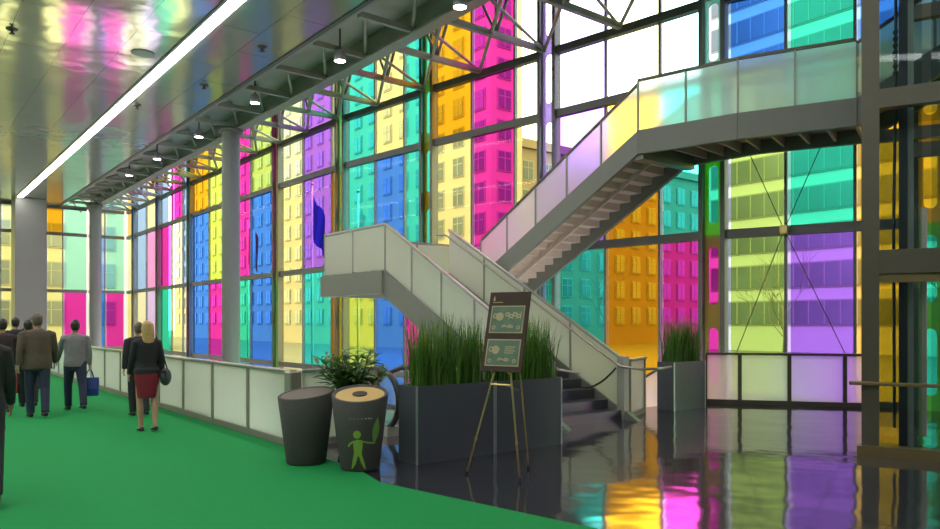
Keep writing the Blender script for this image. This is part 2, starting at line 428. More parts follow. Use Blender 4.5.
# end wall of the hall
ends = [12.6, 11.37, 10.36, 8.92, 7.94, 5.6, 3.2, .8, -1.6, -4, -6.4, -8.8]
ec = ['M B M Y Y Y Y Y Y Y G'.split(), 'g b g Y Y Y Y Y Y Y Y'.split(), 'g y g O l l Y Y G Y Y'.split()]
for k in range(0, len(ends)-1, 2):
    hi, mid, lo = ends[k], ends[k+1], ends[min(k+2, len(ends)-1)]
    if lo == mid: continue
    A, B = hp(lo, DEND), hp(hi, DEND)
    bay(A, B, [(mid-lo)/(hi-lo)], [[r[k+1], r[k]] for r in ec], inner=.06)

# ------------------------------------------------------------------ columns
for n_, d_, r_ in ((10.2, 27.2, .33), (10.2, 49.6, .33)):
    c = MB(); p = hp(n_, d_); c.lathe((p.x, p.y), [(r_, -5.0), (r_, 8.75)], 28); c.lathe((p.x, p.y), [(r_+.12, 8.75), (r_+.12, 8.85)], 28)
    struct(c.build('column', 'column', smooth=False))
c = MB(H); c.box(6.05, 7.70, 50.2, 51.8, -5.0, ZC); struct(c.build('column', 'concrete', bevel=.04))

# ------------------------------------------------------------------ roof truss along the facade
tr = thing('roof_truss', H(10.5, 27, 8.9), 'grey steel roof truss running along the coloured glass facade under the ceiling edge', 'truss')
def fac_n(d):
    pts = sorted([(toH(p.x, p.y)[1], toH(p.x, p.y)[0]) for p in FPW])
    for (d0, n0), (d1, n1) in zip(pts, pts[1:]):
        if d0 <= d <= d1: return n0 + (n1-n0)*(d-d0)/(d1-d0)
    return pts[0][1] if d < pts[0][0] else pts[-1][1]
m = MB(H); m.bar((10.5, -2, 8.92), (10.5, 52.4, 8.92), .34, .06); m.bar((10.5, -2, 9.25), (10.5, 52.4, 9.25), .08, .66)
m.bar((10.5, -2, 9.58), (10.5, 52.4, 9.58), .34, .06); m.build('girder', 'steel', tr)
m = MB(H); m.bar((8.80, -2, 9.06), (8.80, 52.4, 9.06), .10, .10); m.build('edge_beam', 'steel', tr)
nodesd = []
dd = 5.2
for i in range(21): nodesd.append(9.65+2.32*i)
for i, d in enumerate([5.0, 7.3]+nodesd):
    if d > 52: break
    fn = min(fac_n(d), 15.6) - .15
    m = MB(H); m.bar((10.5, d, 8.98), (fn, d, 8.98), .13, .15); m.build('strut', 'steel', tr)
    m = MB(H); m.bar((8.85, d+1.1, 9.0), (10.5, d+1.1, 9.0), .12, .14); m.build('tie', 'steel', tr)
    fn2 = min(fac_n(d+2.32), 15.6) - .15
    mid = (10.5+fn)/2
    if d > 9.7:
        m = MB(H); m.tube([(fn, d, 8.98), (10.5, d-4.64, 8.98)], .05, 8); m.build('diagonal', 'steel', tr)
        m = MB(H); m.tube([(fn, d, 8.98), (10.5, d-1.6, 9.0)], .04, 8); m.build('diagonal', 'steel', tr)
    m = MB(H); m.tube([(8.9, d+1.1, 9.05), (9.7, d+2.26, 9.45), (10.4, d+3.42, 9.05)], .05, 6); m.build('deck_brace', 'steel', tr)
    m = MB(H)
    for q in (-1.0, 0, 1.0): m.tube([(mid, d, 9.0), (mid, d+q*.8, 10.4)], .04, 6)
    m.build('fan_brace', 'steel', tr)
m = MB(H); m.bar((11.95, 3, 10.4), (11.95, 52.3, 10.4), .12, .12); m.build('upper_chord', 'steel', tr)

# ------------------------------------------------------------------ ceiling lamps
st = thing('strip_light', H(6.38, 26, ZC), 'long continuous white strip light set in the glossy ceiling', 'ceiling light')
m = MB(H); m.box(6.12, 6.43, 1, 50, ZC-.03, ZC-.001); m.build('diffuser', 'strip', st)
m = MB(H); m.box(6.06, 6.12, 1, 50, ZC-.05, ZC-.001); m.build('housing', 'housing', st)
for j, n_ in enumerate((-1.8, -6.4)):  # unseen strips, added out of view to light the carpet
    st = thing('strip_light', H(n_, 15, ZC), ['white strip light in the ceiling over the middle of the carpet', 'white strip light in the ceiling beside the left wall'][j], 'ceiling light')
    m = MB(H); m.box(n_-.21, n_+.21, -8, 48, ZC-.03, ZC-.001); m.build('diffuser', 'strip', st)
    m = MB(H); m.box(n_-.28, n_-.21, -8, 48, ZC-.05, ZC-.001); m.build('housing', 'housing', st)
def dl(n_, d_, lab):
    t = thing('downlight', H(n_, d_, 9.0), lab, 'downlight', 'downlights under the truss')
    p = hp(n_, d_)
    m = MB(); m.lathe((p.x, p.y), [(.08, 8.95), (.13, 8.90), (.16, 8.74), (.16, 8.66), (.145, 8.655), (.145, 8.70)], 20); m.build('lamp_can', 'housing', t, True)
    m = MB(); m.lathe((p.x, p.y), [(.145, 8.655), (.145, 8.69)], 20); m.build('lens', 'lamp', t)
    m = MB(); m.tube([(p.x, p.y, 8.93), (p.x, p.y, 9.53)], .025, 8); m.build('stem', 'steel_dark', t)
DLX = [460, 340, 255, 199, 156, 124]; DLY = [7, 61, 103, 137, 159, 175]
order = ['nearest', 'second', 'third', 'fourth', 'fifth', 'farthest']
for x, y, w_ in zip(DLX, DLY, order):
    Y = (8.66-1.7)*740/(322-y); n_, d_ = toH((x-470)/740*Y, Y)
    dl(max(9.2, min(n_, 10.0)), d_, 'round white downlight under the truss, %s of the row along the ceiling edge' % w_)
for x, y, lab in ((143, 53, 'round grey speaker grille set in the glossy ceiling beside the strip light'),):
    Y = (ZC-1.7)*740/(322-y); X = (x-470)/740*Y
    t = thing('ceiling_speaker', (X, Y, ZC), lab, 'speaker')
    m = MB(); m.lathe((X, Y), [(.3, ZC+.01), (.3, ZC-.02), (.27, ZC-.025)], 28); m.build('rim', 'housing', t)
    m = MB(); m.lathe((X, Y), [(.265, ZC-.024), (.265, ZC-.03)], 28); m.build('grille', 'deck', t)
for x, y, lab in ((137, 105, 'small dark ceiling sprinkler beyond the strip light'), (12, 29, 'small dark ceiling sprinkler in the top left part of the ceiling'), (204, 85, 'small dark ceiling sprinkler between strip light and truss'), (262, 47, 'small dark ceiling sprinkler nearest the truss edge of the ceiling')):
    Y = (ZC-1.7)*740/(322-y); X = (x-470)/740*Y
    t = thing('sprinkler', (X, Y, ZC), lab, 'sprinkler', 'ceiling sprinklers')
    m = MB(); m.lathe((X, Y), [(.14, ZC+.01), (.13, ZC-.03), (.05, ZC-.05)], 16); m.build('escutcheon', 'steel_dark', t)
    m = MB(); m.lathe((X, Y), [(.03, ZC-.04), (.03, ZC-.10), (.07, ZC-.11), (.07, ZC-.12)], 12); m.build('nozzle', 'black', t)

# ------------------------------------------------------------------ balustrades
def balustrade(name, pts, label, spacing, glassm='frost', postm='rail', h=1.05, wood=.10, skip_first=False):
    """straight balustrade between world xy points, on the floor"""
    A, B = V(pts[0]), V(pts[1]); Ln = (B-A).length; F = frame((A.x, A.y, 0), B-A)
    t = thing(name, (A.x, A.y, 0), label, 'balustrade')
    m = MB(F); m.box(0, Ln, -wood*.6, wood*.6, h-.05, h); m.build('top_rail', postm, t, bevel=.012)
    m = MB(F); m.box(0, Ln, -.03, .03, .0, .09); m.build('base_rail', postm, t)
    k = 0; x = 0
    while x < Ln-.05:
        x2 = min(x+(spacing[k] if isinstance(spacing, list) else spacing), Ln); k += 1
        if not (skip_first and x == 0):
            m = MB(F); m.box(max(x-.035, 0), x+.035, -.035, .035, 0, h-.05); m.build('post', postm, t)
        m = MB(F); m.box(x+.04, x2-.04, -.010, .010, .09, h-.06); m.build('glass_panel', glassm, t)
        x = x2
    m = MB(F); m.box(Ln-.035, Ln, -.035, .035, 0, h-.05); m.build('post', postm, t)
    return t
b1 = balustrade('balustrade', (hp(NV, DV), hp(NV, 51.5)), 'long low balustrade of frosted glass panels beside the green carpet', 1.54)
m = MB(H); m.box(NV-.09, NV+.09, DV-.1, DV+.1, 0, 1.03); m.build('corner_post', 'rail', b1, bevel=.02)
balustrade('balustrade', (hp(NV+.1, DV), hp(NV+1.35, DV)), 'short frosted glass balustrade behind the bins and the leafy plant', 1.4, skip_first=True)
balustrade('balustrade', ((4.93, 15.5), (8.05, 14.65)), 'frosted glass balustrade glowing green and purple beneath the right facade', [.68, .95, 1.03, .9], 'frost_up', 'steel_dark', 1.07)

# ------------------------------------------------------------------ staircase
HL = 2.775; HU = 5.55
D0, D1, D2 = 8.46, 13.55, 16.36      # flight foot, landing edge, landing end
NA, NB = 8.40, 10.2
NC, ND = 12.07, 13.85
U0, U1 = 14.79, 9.70                 # upper flight foot / head (runs back)
sc = thing('staircase', H(9.3, 8.46, 0), 'grey switchback staircase with frosted glass sides rising to an upper gallery', 'staircase')
NR = 17; rise = HL/NR; run = (D1-D0)/(NR-1)
for k in range(NR-1):
    m = MB(H); z = rise*(k+1); d = D0+run*k
    m.box(NA+.1, NB-.1, d, d+run+.03, z-.05, z); m.box(NA+.1, NB-.1, d, d+.03, z-rise, z-.05); m.build('step', 'tread', sc)
run2 = (U0-U1)/(NR-1)
for k in range(NR-1):
    m = MB(H); z = HL+rise*(k+1); d = U0-run2*k
    m.box(NC+.1, ND-.1, d-run2-.03, d, z-.06, z); m.box(NC+.1, ND-.1, d-.03, d, z-rise, z-.06); m.build('step', 'soffit', sc)
def slope(name, mat, n0, n1, pts):     # side profile polygon (d,z) extruded from n0 to n1
    m = MB(); N = len(pts)
    v = [H(n0, d, z) for d, z in pts] + [H(n1, d, z) for d, z in pts]
    m.raw(v, [tuple(range(N-1, -1, -1)), tuple(range(N, 2*N))] + [(i, (i+1) % N, N+(i+1) % N, N+i) for i in range(N)])
    return m.build(name, mat, sc)
f = .45
for n0 in (NA, NB-.1):
    slope('stringer', 'stone', n0, n0+.1, [(D0-.35, 0), (D0-.1, .14), (D0, .16), (D1, HL+.05), (D1, HL-.52), (D0+.72, 0)])
for n0 in (NC, ND-.1):
    slope('stringer', 'stone', n0, n0+.1, [(U0+.1, HL+.05), (U1, HU+.05), (U1, HU-.42), (U0+.1, HL-.42)])
slope('soffit_rail', 'soffit', (NC+ND)/2-.02, (NC+ND)/2+.02, [(U0, HL-.10), (U1, HU-.16), (U1, HU-.26), (U0, HL-.22)])
# landing
m = MB(H); m.prism([(NA, D1), (NC, D1), (NC, U0), (ND, U0), (ND, D2), (NA, D2)], HL-.18, HL); m.build('landing', 'stone', sc)
for a, b in (((NA, D1), (NA, D2)), ((NA, D2), (ND, D2)), ((NB, D1), (NC, D1))):
    m = MB(H); m.bar((a[0], a[1], HL-.22), (b[0], b[1], HL-.22), .1, .5); m.build('fascia', 'stone', sc)
m = MB(H)
for q in range(6): m.bar((NA+.1, D1+.3+q*.45, HL-.28), (ND-.1, D1+.3+q*.45, HL-.28) if D1+.3+q*.45 > U0 else (NC, D1+.3+q*.45, HL-.28), .06, .2)
m.build('joist', 'steel_dark', sc)
for q in ((NC-.2, D2-.3),):
    m = MB(H); m.box(q[0]-.12, q[0]+.12, q[1]-.12, q[1]+.12, -5, HL-.4); m.build('support_post', 'steel', sc)
# gallery
G = [V((3.43, 15.1)), V((5.01, 13.84)), V((6.74, 12.9))]
E2 = hp(ND, U1); GF = [V((E2.x, E2.y)), V((5.9, 15.05)), V((7.55, 14.15))]
m = MB(); m.prism([tuple(p) for p in G] + [tuple(p) for p in reversed(GF)], HU-.16, HU); m.build('gallery_floor', 'soffit', sc)
for P in (G, GF):
    for a, b in zip(P, P[1:]):
        m = MB(); m.bar((a.x, a.y, HU-.19), (b.x, b.y, HU-.19), .1, .48); m.build('fascia', 'stone', sc)
for k in range(9):
    u = k/8*1.96+.02; i = min(int(u), 1); w_ = u-i
    a = G[i].lerp(G[i+1], w_); b = GF[i].lerp(GF[i+1], w_)
    m = MB(); m.bar((a.x, a.y, HU-.25), (b.x, b.y, HU-.25), .05, .2); m.build('rib', 'soffit', sc)
m = MB(H); m.bar((NC+.05, U1, HU-.36), (ND, U1-.02, HU-.36), .22, .34); m.build('cross_beam', 'stone', sc)
# next flight up behind the lift
dq = V((.833, -.553)); nq = V((.553, .833))
FQ = frame((G[2].x, G[2].y, 0), dq)
for y0 in (0, 1.3):
    m = MB(FQ); L_ = 4.6; zt = HU + L_*.56
    pts = [(0, HU+.05), (L_, zt+.05), (L_, zt-.45), (0, HU-.45)]
    v = [(x, y0, z) for x, z in pts] + [(x, y0+.1, z) for x, z in pts]
    m.add(v, [(3, 2, 1, 0), (4, 5, 6, 7), (0, 1, 5, 4), (1, 2, 6, 5), (2, 3, 7, 6), (3, 0, 4, 7)]); m.build('stringer', 'stone', sc)
for k in range(14):
    m = MB(FQ); x = k*.32; z = HU+.179*(k+1)
    m.box(x, x+.34, .1, 1.3, z-.05, z); m.box(x, x+.03, .1, 1.3, z-.179, z-.05); m.build('step', 'soffit', sc)
# sides of glass
def side(pts, ncell, glassm='frost', h=1.03, railm='steel', posts=True):
    """pts: world 3D path of the walking edge; panels and rail follow it"""
    for (a, b), nc in zip(zip(pts, pts[1:]), ncell):
        for i in range(nc):
            p, q = a.lerp(b, i/nc+.006), a.lerp(b, (i+1)/nc-.006)
            m = MB(); t = (q-p); hor = V((t.x, t.y, 0)).normalized(); nn = V((-hor.y, hor.x, 0))*.012
            z0, z1 = V((0, 0, .06)), V((0, 0, h-.04))
            v = [p+z0-nn, q+z0-nn, q+z1-nn, p+z1-nn, p+z0+nn, q+z0+nn, q+z1+nn, p+z1+nn]
            m.raw(v, [(3, 2, 1, 0), (4, 5, 6, 7), (0, 1, 5, 4), (1, 2, 6, 5), (2, 3, 7, 6), (3, 0, 4, 7)]); m.build('glass_panel', glassm, sc)
            if posts:
                pp = a.lerp(b, i/nc); m = MB(); m.bar(tuple(pp-V((0, 0, .1))), tuple(pp+V((0, 0, h))), .05, .035, up=tuple(hor)); m.build('post', 'steel', sc)
        m = MB(); m.bar(tuple(a+V((0, 0, h))), tuple(b+V((0, 0, h))), .06, .05); m.build('top_rail', railm, sc)
L0 = H(NA+.05, D0, 0); L1 = H(NA+.05, D1, HL); L2 = H(NA+.05, D2-.05, HL); L3 = H(ND, D2-.05, HL)
side([L0, L1, L2, L3], [5, 2, 4])
side([H(NB-.05, D0, 0), H(NB-.05, D1, HL)], [4])
side([H(NC+.05, U0, HL), H(NC+.05, U1, HU)], [5], 'frost_up', railm='steel_dark')
side([H(ND-.05, U0, HL), H(ND-.05, U1, HU)], [5], 'frost_up', railm='steel_dark')
side([V((p.x, p.y, HU)) for p in G], [2, 2], 'frost_up', h=1.08, railm='steel_dark')
side([V((p.x, p.y, HU)) for p in GF], [2, 2], 'frost_up', h=1.08, railm='steel_dark')
for y0 in (.05, 1.35):
    a = FQ(0, y0, HU); b = FQ(4.6, y0, HU+4.6*.56); side([a, b], [4], 'frost_up', railm='steel_dark')
# handrails of the lower flight, newel and end panel
for n_, s_ in ((NA+.05, 1), (NB-.05, -1)):
    m = MB(H); o_ = n_+s_*.09
    m.tube([(o_, D0-.45, .90), (o_, D0, .93), (o_, D1, HL+.90), (o_, D1+.35, HL+.93)], .022, 10); m.build('handrail', 'rail', sc, True)
m = MB(H); m.tube([(NB-.14, D0-.45, .90), (NB+.35, D0-.52, .90), (NB+.9, D0-.3, .90)], .022, 10); m.build('handrail', 'rail', sc, True)
m = MB(H); m.box(NB-.11, NB+.02, D0-.06, D0+.10, 0, 1.10); m.build('newel', 'steel', sc)
m = MB(); m.tube([tuple(H(NB-.16, D0+.08+.95*u, .90-.95*u+.55*u*u)) for u in [i/8 for i in range(9)]], .018, 8); m.build('cable', 'rubber', sc, True)

balustrade('balustrade', ((2.80, 13.05), (3.28, 13.95)), 'pale end panel of balustrade beside the foot of the staircase', 1.02, 'frost_up', 'steel')
# descending stair rail seen in the gap
ds = thing('stair_rail', (4.0, 14.9, 0), 'sloping rail with pinkish glass descending behind the right grass planter', 'railing')
a0 = H(12.75, DV-.2, 0); a1 = H(12.75, DV+4.2, -2.4)
m = MB(); z0, z1 = V((0, 0, .05)), V((0, 0, .98)); nn = (H(1, 0)-H(0, 0))*.012
v = [a0+z0-nn, a1+z0-nn, a1+z1-nn, a0+z1-nn, a0+z0+nn, a1+z0+nn, a1+z1+nn, a0+z1+nn]
m.raw(v, [(3, 2, 1, 0), (4, 5, 6, 7), (0, 1, 5, 4), (1, 2, 6, 5), (2, 3, 7, 6), (3, 0, 4, 7)]); m.build('glass_panel', 'frost_up', ds)
m = MB(); m.bar(tuple(a0+V((0, 0, 1))), tuple(a1+V((0, 0, 1))), .06, .05); m.build('top_rail', 'steel_dark', ds)
for u in (0.01, .2, .4):
    p = a0.lerp(a1, u); m = MB(); m.bar(tuple(p), tuple(p+V((0, 0, 1))), .04, .04); m.build('post', 'steel_dark', ds)

# ------------------------------------------------------------------ escalator head behind the bins
es = thing('escalator', H(5.95, 8.9, 0), 'escalator end with black rubber handrail loop behind the leafy plant', 'escalator')
for n_ in (5.95, 7.0):
    x0 = 9.18; pts = []
    for j in range(13):
        a = -PI/2 + PI*j/12; pts.append((n_, x0+.40-.40*math.cos(a), .52+.42*math.sin(a)))
    up = [(n_, x0+.55, .94), (n_, x0+1.5, .92), (n_, x0+2.1, .75), (n_, x0+6, -1.55)]
    m = MB(H); m.tube([(n_, x0+.75, .10)] + pts + up, .045, 10); m.build('handrail', 'rubber', es, True)
    poly_ = [(p[1]+.04, p[2]) for p in pts] + [(x0+1.5, .88), (x0+2.1, .71), (x0+6, -1.6), (x0+6, -2.4), (x0+2.0, .1)]
    m = MB(); N = len(poly_)
    v = [H(n_-.008, d, z) for d, z in poly_] + [H(n_+.008, d, z) for d, z in poly_]
    m.raw(v, [tuple(range(N-1, -1, -1)), tuple(range(N, 2*N))] + [(i, (i+1) % N, N+(i+1) % N, N+i) for i in range(N)]); m.build('glass_side', 'clear', es)
    m = MB(H); m.box(n_-.1, n_+.1, x0+.15, x0+1.4, .0, .14); m.build('skirt', 'steel', es)
    m = MB(); v = [H(n_+sx*.1, d, z) for sx in (-1, 1) for d, z in ((x0+1.4, .14), (x0+2, .14), (x0+6, -2.3), (x0+6, -2.7), (x0+1.9, -.34), (x0+1.4, -.34))]
    m.raw(v, [(5, 4, 3, 2, 1, 0), (6, 7, 8, 9, 10, 11)] + [(i, (i+1) % 6, 6+(i+1) % 6, 6+i) for i in range(6)]); m.build('truss_casing', 'steel', es)
m = MB(H); m.box(6.06, 6.89, 9.3, 10.4, 0, .012); m.build('comb_plate', 'chrome', es)
for k in range(10):
    m = MB(H); d = 10.66+k*.4; z = -.02-max(0, k-1)*.23
    m.box(6.06, 6.89, d-.2, d+.2, z-.25, z); m.build('step', 'steel_dark', es)

# ------------------------------------------------------------------ planters with grass
def grass_mesh(L_, D_, z0, h, nb, seed):
    r = random.Random(seed); m = MB(H)
    for _ in range(nb):
        x, y = r.uniform(.05, L_-.05), r.uniform(.05, D_-.05)
        hh = h*r.uniform(.5, 1.12)*(1-.12*abs(x/L_-.5)); a = r.uniform(0, 2*PI); lean = r.uniform(0, .20)*hh + (abs(r.gauss(0, .16)) if r.random() < .4 else 0)
        w_ = r.uniform(.004, .008); ca, sa = math.cos(a), math.sin(a); pts = []
        for k, (u, ww) in enumerate(((0, 1), (.4, 1), (.75, .7), (1, .08))):
            cx, cy, cz = x+ca*lean*u*u, y+sa*lean*u*u, z0+hh*u*(1-.12*u*lean/hh)
            pts += [(cx-sa*w_*ww, cy+ca*w_*ww, cz), (cx+sa*w_*ww, cy-ca*w_*ww, cz)]
        m.add(pts, [(0, 1, 3, 2), (2, 3, 5, 4), (4, 5, 7, 6)])
    return m
def planter(origin, L_, label, seed):
    ox, oy = origin; n0, d0 = toH(ox, oy); D_ = .40; hgt = .93
    T = lambda x, y, z=0.0: H(n0+x, d0+y, z)
    t = thing('grass_planter', (ox, oy, 0), label, 'planter', 'grass planters')
    m = MB(T); m.box(0, L_, 0, .02, .0, hgt); m.box(0, L_, D_-.02, D_, 0, hgt); m.box(0, .02, .02, D_-.02, 0, hgt); m.box(L_-.02, L_, .02, D_-.02, 0, hgt); m.box(.02, L_-.02, .02, D_-.02, 0, .03)
    m.build('trough', 'planter', t)
    for x in (0, L_):
        m = MB(T); m.box(x-.010, x+.010, -.008, .012, .0, hgt+.002); m.build('edge_trim', 'planter_edge', t)
    m = MB(T); m.box(.02, L_-.02, .02, D_-.02, hgt-.10, hgt-.05); m.build('soil', 'soil', t)
    g = grass_mesh(L_, D_, hgt-.08, .92, int(900*L_), seed); T2 = T
    g.v = []; g.f = []; g2 = grass_mesh(L_, D_, hgt-.08, .92, int(620*L_), seed)
    sh = T(0, 0, 0) - H(0, 0, 0); g2.v = [v+sh for v in g2.v]
    g2.build('grass', 'grass', t)
    return t
c0 = V((-.63, 8.80)); ndir = V((CT, ST))
planter(c0, 1.20, 'anthracite planter full of tall grass beside the bins, behind the easel', 1)
planter(c0+ndir*1.23, 1.20, 'anthracite planter full of tall grass at the foot of the stairs', 2)
planter(V((3.90, 14.12)), 1.0, 'anthracite planter full of tall grass near the right balustrade', 3)

# ------------------------------------------------------------------ bins and potted plant
def vessel(cx, cy, rb, rt, h, tilt):
    sh = lambda x, y, z: (z/h)**3 * tilt * x / rt
    m = MB(); m.lathe((cx, cy), [(rb*.94, .012), (rb, .03), (rb+(rt-rb)*.5, h*.5), (rt-.004, h-.03), (rt, h-.012), (rt-.012, h)], 40, shear=sh)
    return m, sh
bx, by = -1.27, 8.55
b = thing('litter_bin', (bx, by, .01), 'dark grey tapered litter bin with lime green figure and leaf print', 'bin')
def ring_vessel(cx, cy, rb, rt, h, tilt, depth, ty=0):
    sh = lambda x, y, z: (max(z, 0)/h)**3 * (tilt * x + ty * y) / rt
    m = MB(); m.lathe((cx, cy), [(rb*.95, .010), (rb, .03), (rb+(rt-rb)*.5, h*.5), (rt, h-.01), (rt-.008, h), (rt-.03, h), (rt-.05, h-depth)], 44, shear=sh)
    return m
m = ring_vessel(bx, by, .225, .325, .88, .0, .03, .075); m.build('bin_body', 'bin', b, True)
m = MB(); m.lathe((bx, by), [(.280, .84), (.280, .862), (.05, .872)], 36, shear=lambda x, y, z: .075*y/.325); m.build('lid', 'bin_lid', b)
m = MB(); m.lathe((bx+.0, by-.02), [(.085, .868), (.085, .878)], 24, shear=lambda x, y, z: .075*y/.325); m.build('opening', 'black', b)
# print on the bin: figure, leaf and a line of tiny letters that follow the curved wall
def wrap(u, z, off=.004):                 # u metres along the front, z height
    r = .225 + (.325-.225)*z/.88 + off; base = math.atan2(-by, -bx); a = base + u/r
    return V((bx+r*math.cos(a), by+r*math.sin(a), z))
def decal(name, mat, polys):
    m = MB()
    for poly in polys:
        n = len(poly); cu = sum(p[0] for p in poly)/n; cz = sum(p[1] for p in poly)/n
        m.raw([wrap(*p) for p in poly] + [wrap(cu, cz, .005)], [(i, (i+1) % n, n) for i in range(n)])
    return m.build(name, mat, b)
def strip_poly(path, wd):
    out = []
    for (u0, z0), (u1, z1) in zip(path, path[1:]):
        t = V((u1-u0, z1-z0)); L_ = t.length; nrm = V((-t.y, t.x))/L_*wd/2
        out.append([(u0+nrm.x, z0+nrm.y), (u0-nrm.x, z0-nrm.y), (u1-nrm.x, z1-nrm.y), (u1+nrm.x, z1+nrm.y)])
    return out
circ = [(-.035+.045*math.cos(2*PI*j/16), .44+.045*math.sin(2*PI*j/16)) for j in range(16)]
torso = [(-.08, .36), (-.035, .385), (.02, .375), (.03, .33), (.015, .21), (-.02, .19), (-.06, .20), (-.07, .26)]
figp = [circ, torso] + strip_poly([(-.07, .365), (-.12, .33), (-.135, .30)], .02) + strip_poly([(.01, .365), (.09, .345), (.16, .335)], .018)
figp += [[(-.07, .23), (-.02, .22), (-.05, .10), (-.085, .05), (-.10, .05)], [(-.02, .22), (.015, .23), (.05, .11), (.07, .04), (.05, .045), (.01, .12)]]
decal('figure_print', 'lime', figp)
lf = []
for j in range(9): u = j/8; lf.append((.16+.02*u+.05*math.sin(PI*u), .33+.30*u))
lf2 = [(.16+.02*u-.035*math.sin(PI*u)+.03*u, .33+.30*u) for u in [1-j/8 for j in range(1, 8)]]
leafpoly = [(.165+.05*u + (.055*math.sin(PI*u)), .32+.31*u) for u in [j/8 for j in range(9)]] + [(.165+.05*u - (.045*math.sin(PI*u)), .32+.31*u) for u in [1-j/8 for j in range(1, 8)]]
decal('leaf_print', 'lime_leaf', [leafpoly]); decal('leaf_vein', 'lime', strip_poly([(.165, .32), (.195, .46), (.213, .60)], .008))
rr = random.Random(5); x = -.13; tx = []
while x < .135:
    w_ = rr.choice((.006, .009, .011)); hh = rr.choice((.016, .016, .024))
    tx.append([(x, .612), (x+w_, .612), (x+w_, .612+hh), (x, .612+hh)]); x += w_+.005
decal('text_line', 'lime_pale', tx)
ax_, ay_ = -1.97, 8.90
b2 = thing('litter_bin', (ax_, ay_, .01), 'plain dark grey tapered bin with slanting rim, left of the printed bin', 'bin')
m = ring_vessel(ax_, ay_, .235, .335, .85, .03, .02, .045); m.build('bin_body', 'bin', b2, True)
m = MB(); m.lathe((ax_, ay_), [(.30, .81), (.30, .842)], 36, shear=lambda x, y, z: (.03*x+.045*y)/.335); m.build('lid', 'bin_rim', b2)
qx, qy = -1.50, 9.55
pl = thing('potted_plant', (qx, qy, 0), 'bushy dark green leafy plant in a grey pot behind the two bins', 'plant')
m = ring_vessel(qx, qy, .2, .29, .78, 0, .06); m.build('pot', 'bin', pl, True)
m = MB(); m.lathe((qx, qy), [(.24, .68), (.24, .72)], 28); m.build('soil', 'soil', pl)
rr = random.Random(11); lv = MB(); sm = MB()
def leaf(m, base, dirv, L_, wd):
    d = dirv.normalized(); side_ = d.cross(V((0, 0, 1))); side_ = side_.normalized() if side_.length > .05 else V((1, 0, 0))
    up = side_.cross(d).normalized(); pts = []
    for u, ww in ((0, .1), (.25, .8), (.5, 1), (.78, .6), (1, .03)):
        c_ = base + d*(L_*u) - V((0, 0, 1))*(L_*.25*u*u)
        pts += [c_ - side_*wd*ww + up*wd*.35*ww, c_, c_ + side_*wd*ww + up*wd*.35*ww]
    F_ = []
    for i in range(4): F_ += [(3*i, 3*i+1, 3*i+4, 3*i+3), (3*i+1, 3*i+2, 3*i+5, 3*i+4)]
    m.raw(pts, F_)
for k in range(42):
    a = rr.uniform(0, 2*PI); rad = rr.uniform(0, .15); p0 = V((qx+rad*math.cos(a), qy+rad*math.sin(a), .70))
    hh = rr.uniform(.25, .62); out = rr.uniform(.05, .42); p1 = p0 + V((math.cos(a)*out, math.sin(a)*out, hh))
    sm.tube([tuple(p0), tuple(p0.lerp(p1, .5)+V((0, 0, .04))), tuple(p1)], [.008, .006, .004], 6)
    for j in range(12):
        u = .3+.7*j/11; q = p0.lerp(p1, u); aa = rr.uniform(0, 2*PI)
        leaf(lv, q, V((math.cos(aa), math.sin(aa), rr.uniform(.1, .9))), rr.uniform(.17, .27), rr.uniform(.024, .036))
sm.build('stems', 'stem', pl); lv.build('leaves', 'leaf', pl)

# ------------------------------------------------------------------ easel and board
wv = V((.865, -.50, 0)); bk = V((.50, .865, 0)); UP = V((0, 0, 1))
fl_, fr_, rb_ = V((-.04, 8.26, 0)), V((.53, 7.87, 0)), V((.68, 8.58, 0))
ez = thing('easel', (.3, 8.1, 0), 'thin brass tripod easel carrying the brown notice board', 'easel')
apex = V((.52, 8.36, 2.0)); bc = V((.335, 8.0, 1.16)); tcn = V((.455, 8.2, 2.03))
top = tcn + bk*.05
for ft, off in ((fl_, -.10), (fr_, .10)):
    m = MB(); e = top + wv*off*.5
    p = bc + bk*.035 + wv*off*1.0
    q0 = ft + (p-ft)*.35
    m.tube([tuple(ft), tuple(p), tuple(e)], [.011, .011, .009], 8); l_ = m.build('leg', 'brass', ez, True)
    m = MB(); m.lathe((ft.x, ft.y), [(.02, 0), (.02, .03), (.014, .05)], 10); m.build('rubber_foot', 'rubber', l_)
    m = MB(); m.ball(q0+V((0, 0, 0)), .017, .017, .03, 10, 6); m.build('leg_clamp', 'brass', l_)
m = MB(); m.tube([tuple(rb_), tuple(top)], [.010, .010], 8); l_ = m.build('leg', 'brass', ez, True)
m = MB(); m.lathe((rb_.x, rb_.y), [(.02, 0), (.02, .03), (.014, .05)], 10); m.build('rubber_foot', 'rubber', l_)
a, b_ = fl_.lerp(bc+bk*.035-wv*.10, .88), fr_.lerp(bc+bk*.035+wv*.10, .88)
m = MB(); m.tube([tuple(a), tuple(b_)], .009, 8); m.build('cross_bar', 'brass', ez)
m = MB(); m.tube([tuple(a.lerp(b_, .5)), tuple(rb_.lerp(top, .45))], .006, 6); m.build('brace', 'chrome', ez)
for s_ in (-.1, .1):
    p = bc + wv*s_; m = MB(); m.tube([tuple(p+bk*.03-UP*.012), tuple(p-bk*.03-UP*.012), tuple(p-bk*.035+UP*.02)], .008, 6); m.build('board_hook', 'chrome', ez)
upv = (tcn-bc).normalized(); fn_ = wv.cross(upv); fn_ = -fn_ if fn_.dot(bk) > 0 else fn_
TB = lambda x, y, z: bc + wv*x + upv*z + fn_*y         # y towards the viewer
Hb = (tcn-bc).length
nb = thing('notice_board', tuple(bc), 'dark brown notice board with two framed green notices on the easel', 'sign')
m = MB(TB); m.box(-.25, .25, -.008, .012, 0, Hb); m.build('backing_board', 'board', nb, bevel=.004)
